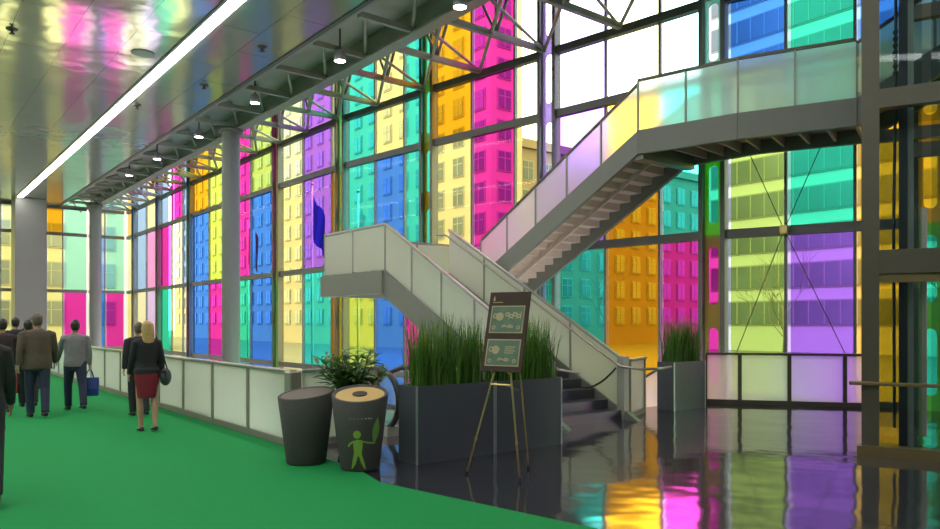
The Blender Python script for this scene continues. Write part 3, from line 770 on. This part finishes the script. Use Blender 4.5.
def notice(z0, z1, seed):
    m = MB(TB); m.box(-.205, .205, .012, .018, z0, z1); n_ = m.build('notice_frame', 'cream', nb)
    m = MB(TB); m.box(-.192, .192, .017, .020, z0+.013, z1-.013); m.build('notice_sheet', 'teal', n_)
    r = random.Random(seed); m = MB(TB); m2 = MB(TB)
    def disc(cx, cz, rad, inner=0):
        n = 18; o = [(cx+rad*math.cos(2*PI*j/n), .0215, cz+rad*math.sin(2*PI*j/n)) for j in range(n)]
        i_ = [(cx+rad*inner*math.cos(2*PI*j/n), .0215, cz+rad*inner*math.sin(2*PI*j/n)) for j in range(n)]
        m = MB(TB); m.add(o+i_, [(j, (j+1) % n, n+(j+1) % n, n+j) for j in range(n)]); m.build('emblem', 'cream', n_)
    h_ = z1-z0
    disc(-.09, z0+h_*.60, .048, .05); disc(-.145, z0+h_*.62, .03, .6)
    for k in range(4):
        cx = .0+.048*k
        if seed == 1: disc(cx, z0+h_*(.62 if k % 2 else .68), .026, .45); m2.box(cx+.02, cx+.027, .021, .022, z0+h_*.5, z0+h_*.78)
        else: m2.box(.02, .15-.02*(k % 2), .021, .022, z0+h_*(.70-.075*k), z0+h_*(.70-.075*k)+.009)
    for k in range(7):
        cx = -.05+.02*k; m2.box(cx, cx+.014, .021, .022, z0+h_*.20+.008*math.sin(k), z0+h_*.20+.028+.008*math.sin(k*1.7))
    for sx in (-1, 1): disc(sx*.15, z0+h_*.2, .022, .55)
    m2.build('lettering', 'cream', n_)
notice(.06, .36, 2); notice(.43, .74, 1)
m = MB(TB); m.add([(-.20, .013, .80), (-.175, .013, .80), (-.18, .013, .83), (-.19, .013, .86), (-.197, .013, .83)], [(0, 1, 2, 3, 4)])
for k in range(9): m.box(-.20+.014*k, -.20+.014*k+.009, .012, .0135, .775, .787)
m.build('logo', 'cream', nb)

# ------------------------------------------------------------------ lift shaft on the right
FE = frame((5.12, 9.46, 0), (.87, -.49))
lf_ = thing('elevator', (5.18, 9.46, 0), 'glass and bronze steel elevator shaft at the right edge', 'elevator')
DW, DP, HT_ = 2.3, 2.0, 9.6
for x, y in ((0, 0), (DW, 0), (0, DP), (DW, DP)):
    m = MB(FE)
    if y == 0: m.box(x-.10, x+.10, y-.09, y+.09, 0, HT_)
    else: m.box(x-.07, x+.07, y-.07, y+.07, 0, HT_)
    m.build('corner_post', 'steel_dark', lf_)
for z, th in ((2.46, .30), (4.52, .24), (7.2, .24)):
    m = MB(FE); m.box(.10, DW-.10, -.08, .08, z-th/2, z+th/2); m.build('front_beam', 'steel_dark', lf_)
    for x in (0, DW):
        m = MB(FE); m.box(x-.05, x+.05, .09, DP-.07, z-th/2, z+th/2-.05); m.build('side_beam', 'steel_dark', lf_)
    m = MB(FE); m.box(.07, DW-.07, DP-.05, DP+.05, z-th/2, z+th/2-.06); m.build('back_beam', 'steel_dark', lf_)
for z in (3.95, 5.75):
    m = MB(FE); m.box(.49, DW-.1, .52, .64, z-.09, z+.09); m.build('guide_bracket', 'steel_dark', lf_)
m = MB(FE); m.box(-.15, DW+.1, -.16, .10, .0, .13); m.build('sill', 'sill', lf_)
m = MB(FE); m.box(.10, DW-.10, -.03, .07, 2.20, 2.31); m.build('door_header', 'sill', lf_)
for za, zb in ((.13, 2.2), (2.62, 4.39), (4.65, 7.07), (7.33, HT_)):
    m = MB(FE); m.box(-.012, .012, .10, DP-.08, za, zb); m.build('glass_panel', 'lift_glass', lf_)
    m = MB(FE); m.box(DW-.012, DW+.012, .10, DP-.08, za, zb); m.build('glass_panel', 'lift_glass', lf_)
    m = MB(FE); m.box(.11, .56, -.01, .012, za, zb); m.build('glass_panel', 'lift_glass', lf_)
    m = MB(FE); m.box(.08, DW-.08, DP-.01, DP+.012, za, zb); m.build('glass_panel', 'lift_glass', lf_)
    m = MB(FE); m.box(.66, DW-.11, -.01, .012, za, zb); m.build('glass_panel', 'lift_glass', lf_)
m = MB(FE); m.box(.32, .42, .55, .68, 0, HT_); m.build('guide_rail', 'cabin', lf_)
m = MB(FE); m.box(.42, .49, .58, .64, 0, HT_); m.build('guide_rail', 'steel', lf_)
m = MB(FE); m.tube([(.30, .55, 9.4), (.28, .55, 4.6), (.26, .55, 3.0), (.27, .55, .3)], .02, 8); m.build('cable', 'cabin', lf_)
m = MB(FE)
for k in range(7): m.ball(FE(.28, .55, 5.0+.09*k), .035, .035, .035, 8, 6)
m.build('cable_chain', 'cabin', lf_)
m = MB(FE); m.box(.56, .64, .62, .70, .2, 3.2); m.build('piston_cover', 'rail', lf_, bevel=.01)
m = MB(FE); m.box(-.24, DW+.1, -.17, -.10, .90, .945); m.build('handrail', 'sill', lf_, bevel=.01)
m = MB(FE)
for x in (-.10, 1.2): m.box(x, x+.04, -.12, -.08, .84, .90)
m.build('rail_bracket', 'steel_dark', lf_)

# ------------------------------------------------------------------ people
def remesh(mb, name, mat, parent, voxel=.011, smooth=4):
    me = mb.mesh('t'); o = bpy.data.objects.new('t', me); COL.objects.link(o)
    r = o.modifiers.new('r', 'REMESH'); r.mode = 'VOXEL'; r.voxel_size = voxel
    s_ = o.modifiers.new('s', 'SMOOTH'); s_.iterations = smooth; s_.factor = .5
    dg = bpy.context.evaluated_depsgraph_get(); dg.update()
    me2 = bpy.data.meshes.new_from_object(o.evaluated_get(dg)); bpy.data.objects.remove(o)
    me2.name = name; me2.materials.clear(); me2.materials.append(M[mat] if isinstance(mat, str) else mat)
    for p in me2.polygons: p.use_smooth = True
    ob = bpy.data.objects.new(name, me2); COL.objects.link(ob)
    if parent is not None: ob.parent = parent
    return ob
def cloth(name, col, rough=.85): return pmat(name, col, rough, var=.18, scale=14, bump=.2)
def person(loc, head_dir, Hh, label, top, bottom, shoe, hair, stride=.38, armL=-.25, armR=.25, female=False, skirt=None, top_hem=.80, wide=1., longhair=False, bald=False, bend=(.25, .25), group=None, skinm='skin'):
    """local frame: x right, y ahead, z up; body 1.75 tall then scaled"""
    k = Hh/1.75
    root = bpy.data.objects.new('person', None); COL.objects.link(root); tag(root, label, 'person')
    root.location = (loc[0], loc[1], .010); root.rotation_euler = (0, 0, math.atan2(head_dir[1], head_dir[0]) - PI/2)
    root.scale = (k, k, k)
    a1, a2 = stride*.55, -stride*.6
    legs = []
    for sx, a, kb in ((-1, a1, .10), (1, a2, .22)):
        hip = V((sx*.09, 0, .92)); kn = hip + V((sx*.01, .43*math.sin(a), -.43*math.cos(a))); an = kn + V((-sx*.02, .41*math.sin(a-kb), -.41*math.cos(a-kb)))
        legs.append((hip, kn, an, a-kb))
    low = min(l[2].z for l in legs) - .085
    dz = V((0, 0, -low))
    legs = [(h+dz, kn+dz, an+dz, t) for h, kn, an, t in legs]
    sw = .165 if female else .19*wide
    arms = []
    for sx, a, be in ((-1, armL, bend[0]), (1, armR, bend[1])):
        sh = V((sx*sw, 0, 1.42))+dz; el = sh + V((sx*.05, .29*math.sin(a), -.28*math.cos(a))); wr = el + V((sx*.015, .25*math.sin(a+be), -.25*math.cos(a+be)))
        arms.append((sh, el, wr, (wr-el).normalized()))
    def torso_rings(o=0., lo=.84):
        tw = .9 if female else wide
        rs = [(.80, .0, .165, .115), (.86, 0, .170, .118), (.95, 0, .172, .12), (1.08, 0, .135 if female else .158, .105), (1.25, .005, .165, .115), (1.38, 0, .18, .105), (1.45, -.005, .125, .085)]
        return [(V((0, y, z))+dz, ((rx+o)*tw, (ry+o)*(.5+.5*tw))) for z, y, rx, ry in rs if z >= lo-1e-6]
    b = MB()
    b.loft(torso_rings(0, .84), 20)
    b.loft([(V((0, -.01, 1.40))+dz, (.07, .065)), (V((0, -.005, 1.48))+dz, (.054, .056)), (V((0, .0, 1.58))+dz, (.052, .056))], 14)
    hd = [(1.535, .040, .036, .045), (1.555, .03, .058, .075), (1.60, .015, .070, .094), (1.65, .003, .077, .101), (1.695, -.004, .073, .094), (1.73, -.006, .053, .068), (1.75, -.006, .018, .022)]
    b.loft([(V((0, y, z))+dz, (rx, ry)) for z, y, rx, ry in hd], 18)
    b.ball(V((0, .115, 1.615))+dz, .013, .022, .020, 8, 6)
    for sx in (-1, 1):
        b.ball(V((sx*.077, -.005, 1.625))+dz, .012, .022, .032, 8, 6)
    for hip, kn, an, t in legs:
        mid = hip.lerp(kn, .5); calf = kn.lerp(an, .35)
        b.loft([(hip+V((0, 0, .04)), (.095, .10)), (mid, (.075, .08)), (kn, (.054, .058)), (calf+V((0, -.012, 0)), (.052, .058)), (kn.lerp(an, .75), (.040, .043)), (an, (.034, .038)), (an-V((0, 0, .03)), (.033, .04))], 14)
        fz = an.z-.05
        b.loft([(an+V((0, -.055, -.045)), (.03, .03)), (an+V((0, .0, -.05)), (.036, .032)), (an+V((0, .09, -.06)), (.042, .022)), (an+V((0, .16, -.066)), (.032, .014))], 12)
    for (sh, el, wr, t), sx in zip(arms, (-1, 1)):
        b.loft([(sh+V((-sx*.05, 0, .0)), (.055, .055)), (sh+V((0, 0, -.02)), (.052, .055)), (sh.lerp(el, .55), (.043, .046)), (el, (.037, .038)), (el.lerp(wr, .35), (.038, .036)), (wr, (.025, .029))], 12)
        # hand: palm, four fingers of different length, thumb from the side
        pe = wr + t*.085; fw = V((0, 1, 0)); fw = (fw - t*fw.dot(t)).normalized(); pn = t.cross(fw)
        b.loft([(wr-t*.01, (.022, .026)), (wr+t*.04, (.016, .040)), (pe, (.014, .042))], 12, ref=tuple(pn))
        for j, fl2 in enumerate((.066, .078, .072, .055)):
            f0 = pe - t*.015 + fw*(.030-.020*j); curl = pn*(-sx)
            f1 = f0 + t*(fl2*.5+.01) + curl*.004; f2 = f1 + t*fl2*.35 + curl*.018
            b.tube([tuple(f0), tuple(f1), tuple(f2)], [.0095, .0088, .0075], 8)
        t0 = wr + t*.03 + fw*.03; b.tube([tuple(t0), tuple(t0+t*.03+fw*.022), tuple(t0+t*.062+fw*.028)], [.012, .011, .008], 8)
    body = remesh(b, 'body', skinm, root, .0085, 3)
    for sx in (-1, 1):
        m = MB(); m.ball(V((sx*.030, .094, 1.645))+dz, .010, .008, .007, 8, 6)
        o = m.build('eye', 'black'); o.parent = root
    m = MB(); m.ball(V((0, .098, 1.575))+dz, .022, .008, .006, 8, 6); o = m.build('mouth', 'lips'); o.parent = root
    # hair
    if not bald:
        hm = MB()
        hm.ball(V((0, -.018, 1.665))+dz, .084, .102, .098, 18, 12)
        if longhair:
            hm.loft([(V((0, -.035, 1.70))+dz, (.085, .085)), (V((0, -.055, 1.62))+dz, (.094, .075)), (V((0, -.075, 1.52))+dz, (.098, .055)), (V((0, -.085, 1.42))+dz, (.085, .040)), (V((0, -.09, 1.35))+dz, (.05, .02))], 16)
        else:
            hm.loft([(V((0, -.035, 1.68))+dz, (.080, .085)), (V((0, -.045, 1.60))+dz, (.076, .070)), (V((0, -.045, 1.555))+dz, (.055, .045))], 16)
        # clear the face
        hm.v = [v if v.y < .045 else V((v.x, .045 + (v.y-.045)*(.25 if v.z-dz.z < 1.70 else .6), v.z + (.012 if v.z-dz.z < 1.69 else 0))) for v in hm.v]
        remesh(hm, 'hair', hair, root, .010, 4)
    # top garment
    g = MB(); tr_ = torso_rings(.028, .86)
    g.loft([(V((0, 0, top_hem))+dz, (.196 if female else .202*wide, .155 if female else .150))] + tr_ + [(V((0, -.005, 1.49))+dz, (.072, .068))], 22)
    for sh, el, wr, t in arms:
        sx = 1 if sh.x > 0 else -1
        g.loft([(sh+V((-sx*.07, 0, .0)), (.065, .075)), (sh+V((0, 0, -.02)), (.070, .076)), (sh.lerp(el, .55), (.060, .064)), (el, (.054, .056)), (el.lerp(wr, .5), (.050, .050)), (wr+t*.005, (.040, .042))], 14)
    remesh(g, 'skirt_top' if False else 'jacket', top, root, .012, 5)
    if skirt:
        g = MB()
        g.loft([(V((0, 0, 1.04))+dz, (.14, .11)), (V((0, 0, .95))+dz, (.180, .142)), (V((0, 0, .84))+dz, (.19, .15)), (V((0, 0, .68))+dz, (.165, .15)), (V((0, 0, .53))+dz, (.145, .155))], 24)
        remesh(g, 'skirt', skirt, root, .012, 4)
    else:
        g = MB(); g.loft([(V((0, 0, .78))+dz, (.15, .12)), (V((0, 0, .90))+dz, (.185*(.5+.5*wide), .14)), (V((0, 0, 1.02))+dz, (.17*wide, .13))], 20)
        for hip, kn, an, t in legs:
            g.loft([(hip+V((0, 0, .03)), (.112, .118)), (hip.lerp(kn, .5), (.092, .098)), (kn, (.074, .080)), (kn.lerp(an, .5), (.068, .074)), (an+V((0, 0, -.015)), (.062, .070))], 16)
        remesh(g, 'trousers', bottom, root, .012, 4)
    for hip, kn, an, t in legs:
        g = MB()
        if female:
            g.loft([(an+V((0, -.06, -.045)), (.036, .034)), (an+V((0, .03, -.058)), (.042, .026)), (an+V((0, .12, -.07)), (.046, .018)), (an+V((0, .18, -.074)), (.03, .012))], 12)
            g.tube([tuple(an+V((0, -.055, -.05))), tuple(an+V((0, -.06, -.084)))], [.018, .012], 8)
        else:
            g.loft([(an+V((0, -.085, -.045)), (.034, .036)), (an+V((0, -.02, -.035)), (.046, .048)), (an+V((0, .08, -.055)), (.052, .031)), (an+V((0, .16, -.062)), (.050, .025)), (an+V((0, .20, -.068)), (.03, .015))], 14)
        remesh(g, 'shoe', shoe, root, .009, 2)
    root['_w'] = 0; del root['_w']
    hands = [root.matrix_basis @ (wr + t*.10) for sh, el, wr, t in arms]
    shoulders = [root.matrix_basis @ (sh+V((0, 0, .07))) for sh, el, wr, t in arms]
    return root, hands, shoulders
M['lips'] = pmat('lips', (.35, .12, .10), .5)
M['hair_dark'] = pmat('dark hair', (.02, .014, .01), .5, var=.3, scale=30)
M['hair_grey'] = pmat('greying brown hair', (.10, .07, .05), .6, var=.3, scale=30)
M['hair_blond'] = pmat('blond hair', (.42, .27, .10), .5, var=.25, scale=30)
M['cl_black'] = cloth('black cloth', (.012, .012, .014)); M['cl_suit'] = cloth('dark suit', (.018, .018, .022))
M['cl_red'] = cloth('red cloth', (.17, .007, .02)); M['cl_brown'] = cloth('brown jacket cloth', (.085, .062, .042))
M['cl_grey'] = cloth('grey shirt cloth', (.20, .19, .20)); M['cl_jean'] = cloth('dark denim', (.018, .024, .055))
M['cl_char'] = cloth('charcoal trousers', (.022, .025, .032)); M['leather'] = pmat('black leather', (.018, .016, .016), .45)
M['cl_coat'] = cloth('charcoal coat cloth', (.028, .027, .028)); M['cl_maroon'] = cloth('maroon brown jacket', (.035, .02, .02))
M['shoe_brown'] = pmat('brown shoe', (.035, .02, .015), .45); M['bag_blue'] = pmat('blue bag', (.012, .045, .25), .45, var=.2)
M['bag_red'] = pmat('red bag', (.42, .02, .02), .5, var=.2); M['bag_grey'] = pmat('grey leather bag', (.05, .055, .062), .45, var=.3, scale=12)
M['bag_dark'] = pmat('dark bag', (.02, .018, .02), .5)
AW = (-ST, CT)
wm, wh, wsh = person((-5.02, 11.50), AW, 1.70, 'blond woman in black top and red skirt walking away with a shoulder bag', 'cl_black', None, 'leather', 'hair_blond', stride=.16, armL=.15, armR=-.1, female=True, skirt='cl_red', top_hem=.99, longhair=True)
sm_, sh_, _ = person((-5.98, 13.35), AW, 1.68, 'person in a dark suit walking just ahead of the blond woman', 'cl_suit', 'cl_suit', 'leather', 'hair_grey', stride=.25, armL=-.12, armR=.2, top_hem=.78)
gm, gh, _ = person((-7.55, 14.15), AW, 1.75, 'man in grey shirt and dark jeans walking away with a blue bag', 'cl_grey', 'cl_jean', 'leather', 'hair_dark', stride=.55, armL=.45, armR=-.05, top_hem=.92)
bm_, bh, _ = person((-7.66, 13.1), AW, 1.84, 'broad man in brown jacket and blue jeans walking away', 'cl_brown', 'cl_jean', 'leather', 'hair_grey', stride=.35, armL=-.25, armR=.2, wide=1.14, top_hem=.82)
rm, rh, _ = person((-8.78, 14.7), AW, 1.74, 'person in black jacket carrying a red bag left of the broad man', 'cl_black', 'cl_char', 'leather', 'hair_dark', stride=.4, armL=.1, armR=-.1, top_hem=.85)
person((-10.2, 16.6), AW, 1.80, 'black haired person in dark clothes just beyond the red bag carrier', 'cl_suit', 'cl_char', 'leather', 'hair_dark', stride=.4)
person((-10.83, 18.3), AW, 1.84, 'farthest person of the group, only the head showing close beside the broad man', 'cl_maroon', 'cl_char', 'leather', 'hair_grey', stride=.4)
person((-8.60, 13.6), AW, 1.76, 'person in dark maroon jacket cut by the left picture edge, beyond the nearest coat', 'cl_maroon', 'cl_char', 'leather', 'hair_dark', stride=.45)
person((-4.565, 6.90), AW, 1.78, 'nearest person in charcoal coat, cut off by the left picture edge', 'cl_coat', 'cl_char', 'shoe_brown', 'hair_dark', stride=.5, armL=.15, armR=.12, wide=.98, top_hem=.66)
# bags
def tote(hand, mat, label, w_=.36, h_=.36, dpt=.13, ang=TH+PI/2, zt=None, name='tote_bag', strap=.16):
    zt = zt if zt is not None else hand.z-strap; F = frame((hand.x, hand.y, 0), (math.cos(ang), math.sin(ang)))
    t = thing(name, (hand.x, hand.y, zt-h_), label, 'bag')
    m = MB(); rings = []
    vs = []; fs = []
    for z, s_ in ((zt-h_, .92), (zt-h_*.6, 1.0), (zt, .96)):
        for x, y in ((-1, -1), (1, -1), (1, 1), (-1, 1)): vs.append(F(x*w_/2*s_, y*dpt/2*(s_ if z < zt else .55), z))
    for i in range(2):
        for j in range(4): fs.append((4*i+j, 4*i+(j+1) % 4, 4*i+4+(j+1) % 4, 4*i+4+j))
    fs += [(3, 2, 1, 0), (8, 9, 10, 11)]
    m.raw(vs, fs); m.build('bag_body', mat, t, bevel=.015)
    for sy in (-1, 1):
        m = MB(F); m.tube([(-w_*.22, sy*dpt*.26, zt-.02), (-w_*.12, sy*dpt*.2, zt+strap*.7), (0, 0, zt+strap), (w_*.12, sy*dpt*.2, zt+strap*.7), (w_*.22, sy*dpt*.26, zt-.02)], .009, 8); m.build('handle', 'bag_dark' if mat != 'bag_blue' else mat, t, True)
    return t
tote(gh[1], 'bag_blue', 'glossy blue carrier bag in the hand of the man in grey', .34, .36, ang=.35)
tote(rh[0], 'bag_red', 'red bag hanging low to the left of the broad man', .26, .42, ang=.2, strap=.10)
# shoulder bag
sp_ = wsh[1]; bxp = sp_ + H(.10, -.06) - V((0, 0, .62))
t = thing('shoulder_bag', tuple(bxp), 'grey leather handbag hanging from the right shoulder of the blond woman', 'bag')
m = MB(); m.ball(bxp, .085, .11, .14, 16, 10); m.build('bag_body', 'bag_grey', t, True)
m = MB(); m.bar(tuple(bxp+V((-.06, -.075, .05))), tuple(bxp+V((.05, -.095, .05))), .02, .09); m.build('flap', 'bag_dark', t)
m = MB(); m.tube([tuple(bxp+H(0, -.10, .12)), tuple(sp_+H(.03, -.06, -.15)), tuple(sp_+H(-.03, -.02, .01)), tuple(sp_+H(.03, .06, -.15)), tuple(bxp+H(0, .10, .12))], .011, 8); m.build('strap', 'bag_dark', t, True)

# ------------------------------------------------------------------ street outside
g = MB(); g.prism([tuple(hp(14, -80)), tuple(hp(260, -80)), tuple(hp(260, 260)), tuple(hp(-80, 260)), tuple(hp(-80, 53.5)), tuple(hp(14, 53.5))], -1.6, -1.2)
struct(g.build('ground', 'asphalt'))
def block(name, n0, n1, d0, d1, h, mat, label, faces, floor_h, col_w, win, style='grid', zb=1.5):
    """faces: list of ('n', n) or ('d', d) walls that carry windows"""
    t = thing(name, H((n0+n1)/2, (d0+d1)/2, -1.2), label, 'building')
    m = MB(H); m.box(n0, n1, d0, d1, -1.2, h); m.build('walls', mat, t)
    m = MB(H); m.box(n0-.4, n1+.4, d0-.4, d1+.4, h, h+1.0); m.build('parapet', mat, t)
    spots = []
    for kind, val in faces:
        a0, a1 = (d0, d1) if kind == 'n' else (n0, n1)
        nc = int((a1-a0)/col_w); nf = int((h-zb)/floor_h)
        for fi in range(nf):
            z = zb + fi*floor_h
            if style == 'band':
                spots.append((kind, val, a0+.5, a1-.5, z, z+win[1])); continue
            for ci in range(nc):
                a = a0 + (ci+.5)*col_w; spots.append((kind, val, a-win[0]/2, a+win[0]/2, z, z+win[1]))
    def cen(s_):
        p = H(s_[1], (s_[2]+s_[3])/2) if s_[0] == 'n' else H((s_[2]+s_[3])/2, s_[1]); return (p - V((0, 0, 0))).length + abs(s_[4]-8)*.8
    spots.sort(key=cen)
    big, rest = spots[:90], spots[90:]
    def geom(fm, gm_, s_):
        kind, val, a, b, z0, z1 = s_
        for mm, off, pad in ((fm, -.10, .14), (gm_, -.16, 0)):
            if kind == 'n': mm.box(val+off, val+.05, a-pad, b+pad, z0-pad, z1+pad)
            else: mm.box(a-pad, b+pad, val+off, val+.05, z0-pad, z1+pad)
        if b-a < 4:
            mid = (a+b)/2
            if kind == 'n': fm.box(val-.19, val, mid-.05, mid+.05, z0, z1); fm.box(val-.19, val, a, b, z0+(z1-z0)*.62, z0+(z1-z0)*.62+.08)
            else: fm.box(mid-.05, mid+.05, val-.19, val, z0, z1); fm.box(a, b, val-.19, val, z0+(z1-z0)*.62, z0+(z1-z0)*.62+.08)
        else:
            q = a+1.5
            while q < b:
                if kind == 'n': fm.box(val-.19, val, q-.06, q+.06, z0, z1)
                else: fm.box(q-.06, q+.06, val-.19, val, z0, z1)
                q += 1.5
    for s_ in big:
        fm, gm_ = MB(H), MB(H); geom(fm, gm_, s_); f_ = fm.build('window', 'wframe', t); gm_.build('window_glass', 'wglass', f_)
    if rest:
        fm, gm_ = MB(H), MB(H)
        for s_ in rest: geom(fm, gm_, s_)
        f_ = fm.build('window', 'wframe', t); f_['kind'] = 'stuff'; q = gm_.build('window_glass', 'wglass', f_); q['kind'] = 'stuff'
    return t
block('tower_block', 45, 49, 53.5, 150, 46, 'stone_b', 'tall beige stone tower with rows of windows outside the middle facade', [('n', 45), ('d', 53.5)], 2.95, 3.3, (1.5, 1.75))
block('stone_block', 56, 105, 62, 76, 21.5, 'brick_b', 'brown stone block seen through the orange and teal panes', [('d', 62)], 3.3, 3.2, (1.5, 2.0))
block('office_block', 69, 85, -12, 46, 44, 'band_b', 'pale office block with horizontal window bands outside the right facade', [('n', 69)], 3.6, 60, (50, 2.2), 'band')
block('street_block', -40, 24, 82, 96, 30, 'cream_b', 'cream coloured block outside the glass end wall of the hall', [('d', 82)], 3.8, 4.6, (2.2, 2.2))
# flags on poles
def flag(n_, d_, zt, cols, label, drop):
    p = H(n_, d_); t = thing('flag', (p.x, p.y, -1.2), label, 'flag', 'flags on poles outside')
    m = MB(); m.tube([(p.x, p.y, -1.2), (p.x, p.y, zt+.4)], [.06, .04], 10); m.build('pole', 'white', t, True)
    m = MB(); m.ball((p.x, p.y, zt+.47), .08, .08, .08, 10, 6); m.build('finial', 'brass', t)
    ax = H(.5, -.85)
    for ci, (u0, u1, mat) in enumerate(cols):
        m = MB(); nu, nv = 8, 6; pts = []
        for i in range(nu+1):
            u = u0+(u1-u0)*i/nu
            for j in range(nv+1):
                v = j/nv; x = u*.75; y = .10*math.sin(u*9+v*2.5)*(.4+.6*v); z = zt - v*2.1 - drop*u*.7 - .15*math.sin(u*6)
                q = V((p.x, p.y, 0)) + ax*x + H(.85, .5)*y; pts.append((q.x, q.y, z))
        base = [V(a) for a in pts]; back = [a + H(.85, .5)*.015 for a in base]; nn_ = len(base)
        fs = []
        for i in range(nu):
            for j in range(nv):
                a = i*(nv+1)+j; fs.append((a, a+1, a+nv+2, a+nv+1)); fs.append((nn_+a, nn_+a+nv+1, nn_+a+nv+2, nn_+a+1))
        m.raw(base+back, fs); m.build('cloth', mat, t, True)
M['fl_red'] = pmat('flag red', (.6, .03, .03), .8); M['fl_white'] = pmat('flag white', (.8, .8, .8), .8); M['fl_blue'] = pmat('flag blue', (.02, .05, .4), .8)
flag(17, 42.6, 7.4, [(0, .3, 'fl_red'), (.3, .7, 'fl_white'), (.7, 1, 'fl_red')], 'red and white flag behind the magenta and blue panes', 1.1)
flag(17, 34.2, 8.2, [(0, 1, 'fl_blue')], 'dark blue flag hanging behind the purple pane', 1.8)
flag(17, 29.6, 7.2, [(0, 1, 'fl_white')], 'pale flag drooping behind the teal pane', 1.9)
# bare street trees
def tree(n_, d_, h_, seed, label):
    r = random.Random(seed); p = H(n_, d_, -1.2); t = thing('bare_tree', tuple(p), label, 'tree', 'bare street trees')
    tm = MB(); bm2 = MB()
    tm.tube([tuple(p), tuple(p+V((.1, 0, h_*.25))), tuple(p+V((0, .1, h_*.5)))], [.10, .08, .06], 8); tm.build('trunk', 'bark', t, True)
    def grow(a, dirv, L_, rad, lev):
        b = a + dirv*L_; bm2.tube([tuple(a), tuple(a.lerp(b, .5)+V((r.uniform(-.06, .06),)*3)), tuple(b)], [rad, rad*.8, rad*.55], 5)
        if lev > 0:
            for _ in range(3): 
                nd_ = (dirv + V((r.uniform(-.8, .8), r.uniform(-.8, .8), r.uniform(-.1, .6)))).normalized(); grow(a.lerp(b, r.uniform(.5, 1)), nd_, L_*r.uniform(.55, .8), rad*.6, lev-1)
    for k in range(6): grow(p+V((0, 0, h_*(.25+.05*k))), V((r.uniform(-.7, .7), r.uniform(-.7, .7), .8)).normalized(), h_*.25, .032, 3)
    bm2.build('branches', 'bark', t)
tree(44, 24, 8, 1, 'bare tree outside behind the yellow green pane of the right facade')
tree(46, 15, 8, 2, 'bare tree outside behind the purple pane of the right facade')
tree(48, 42, 9, 3, 'bare tree outside behind the orange pane beside the stairs')
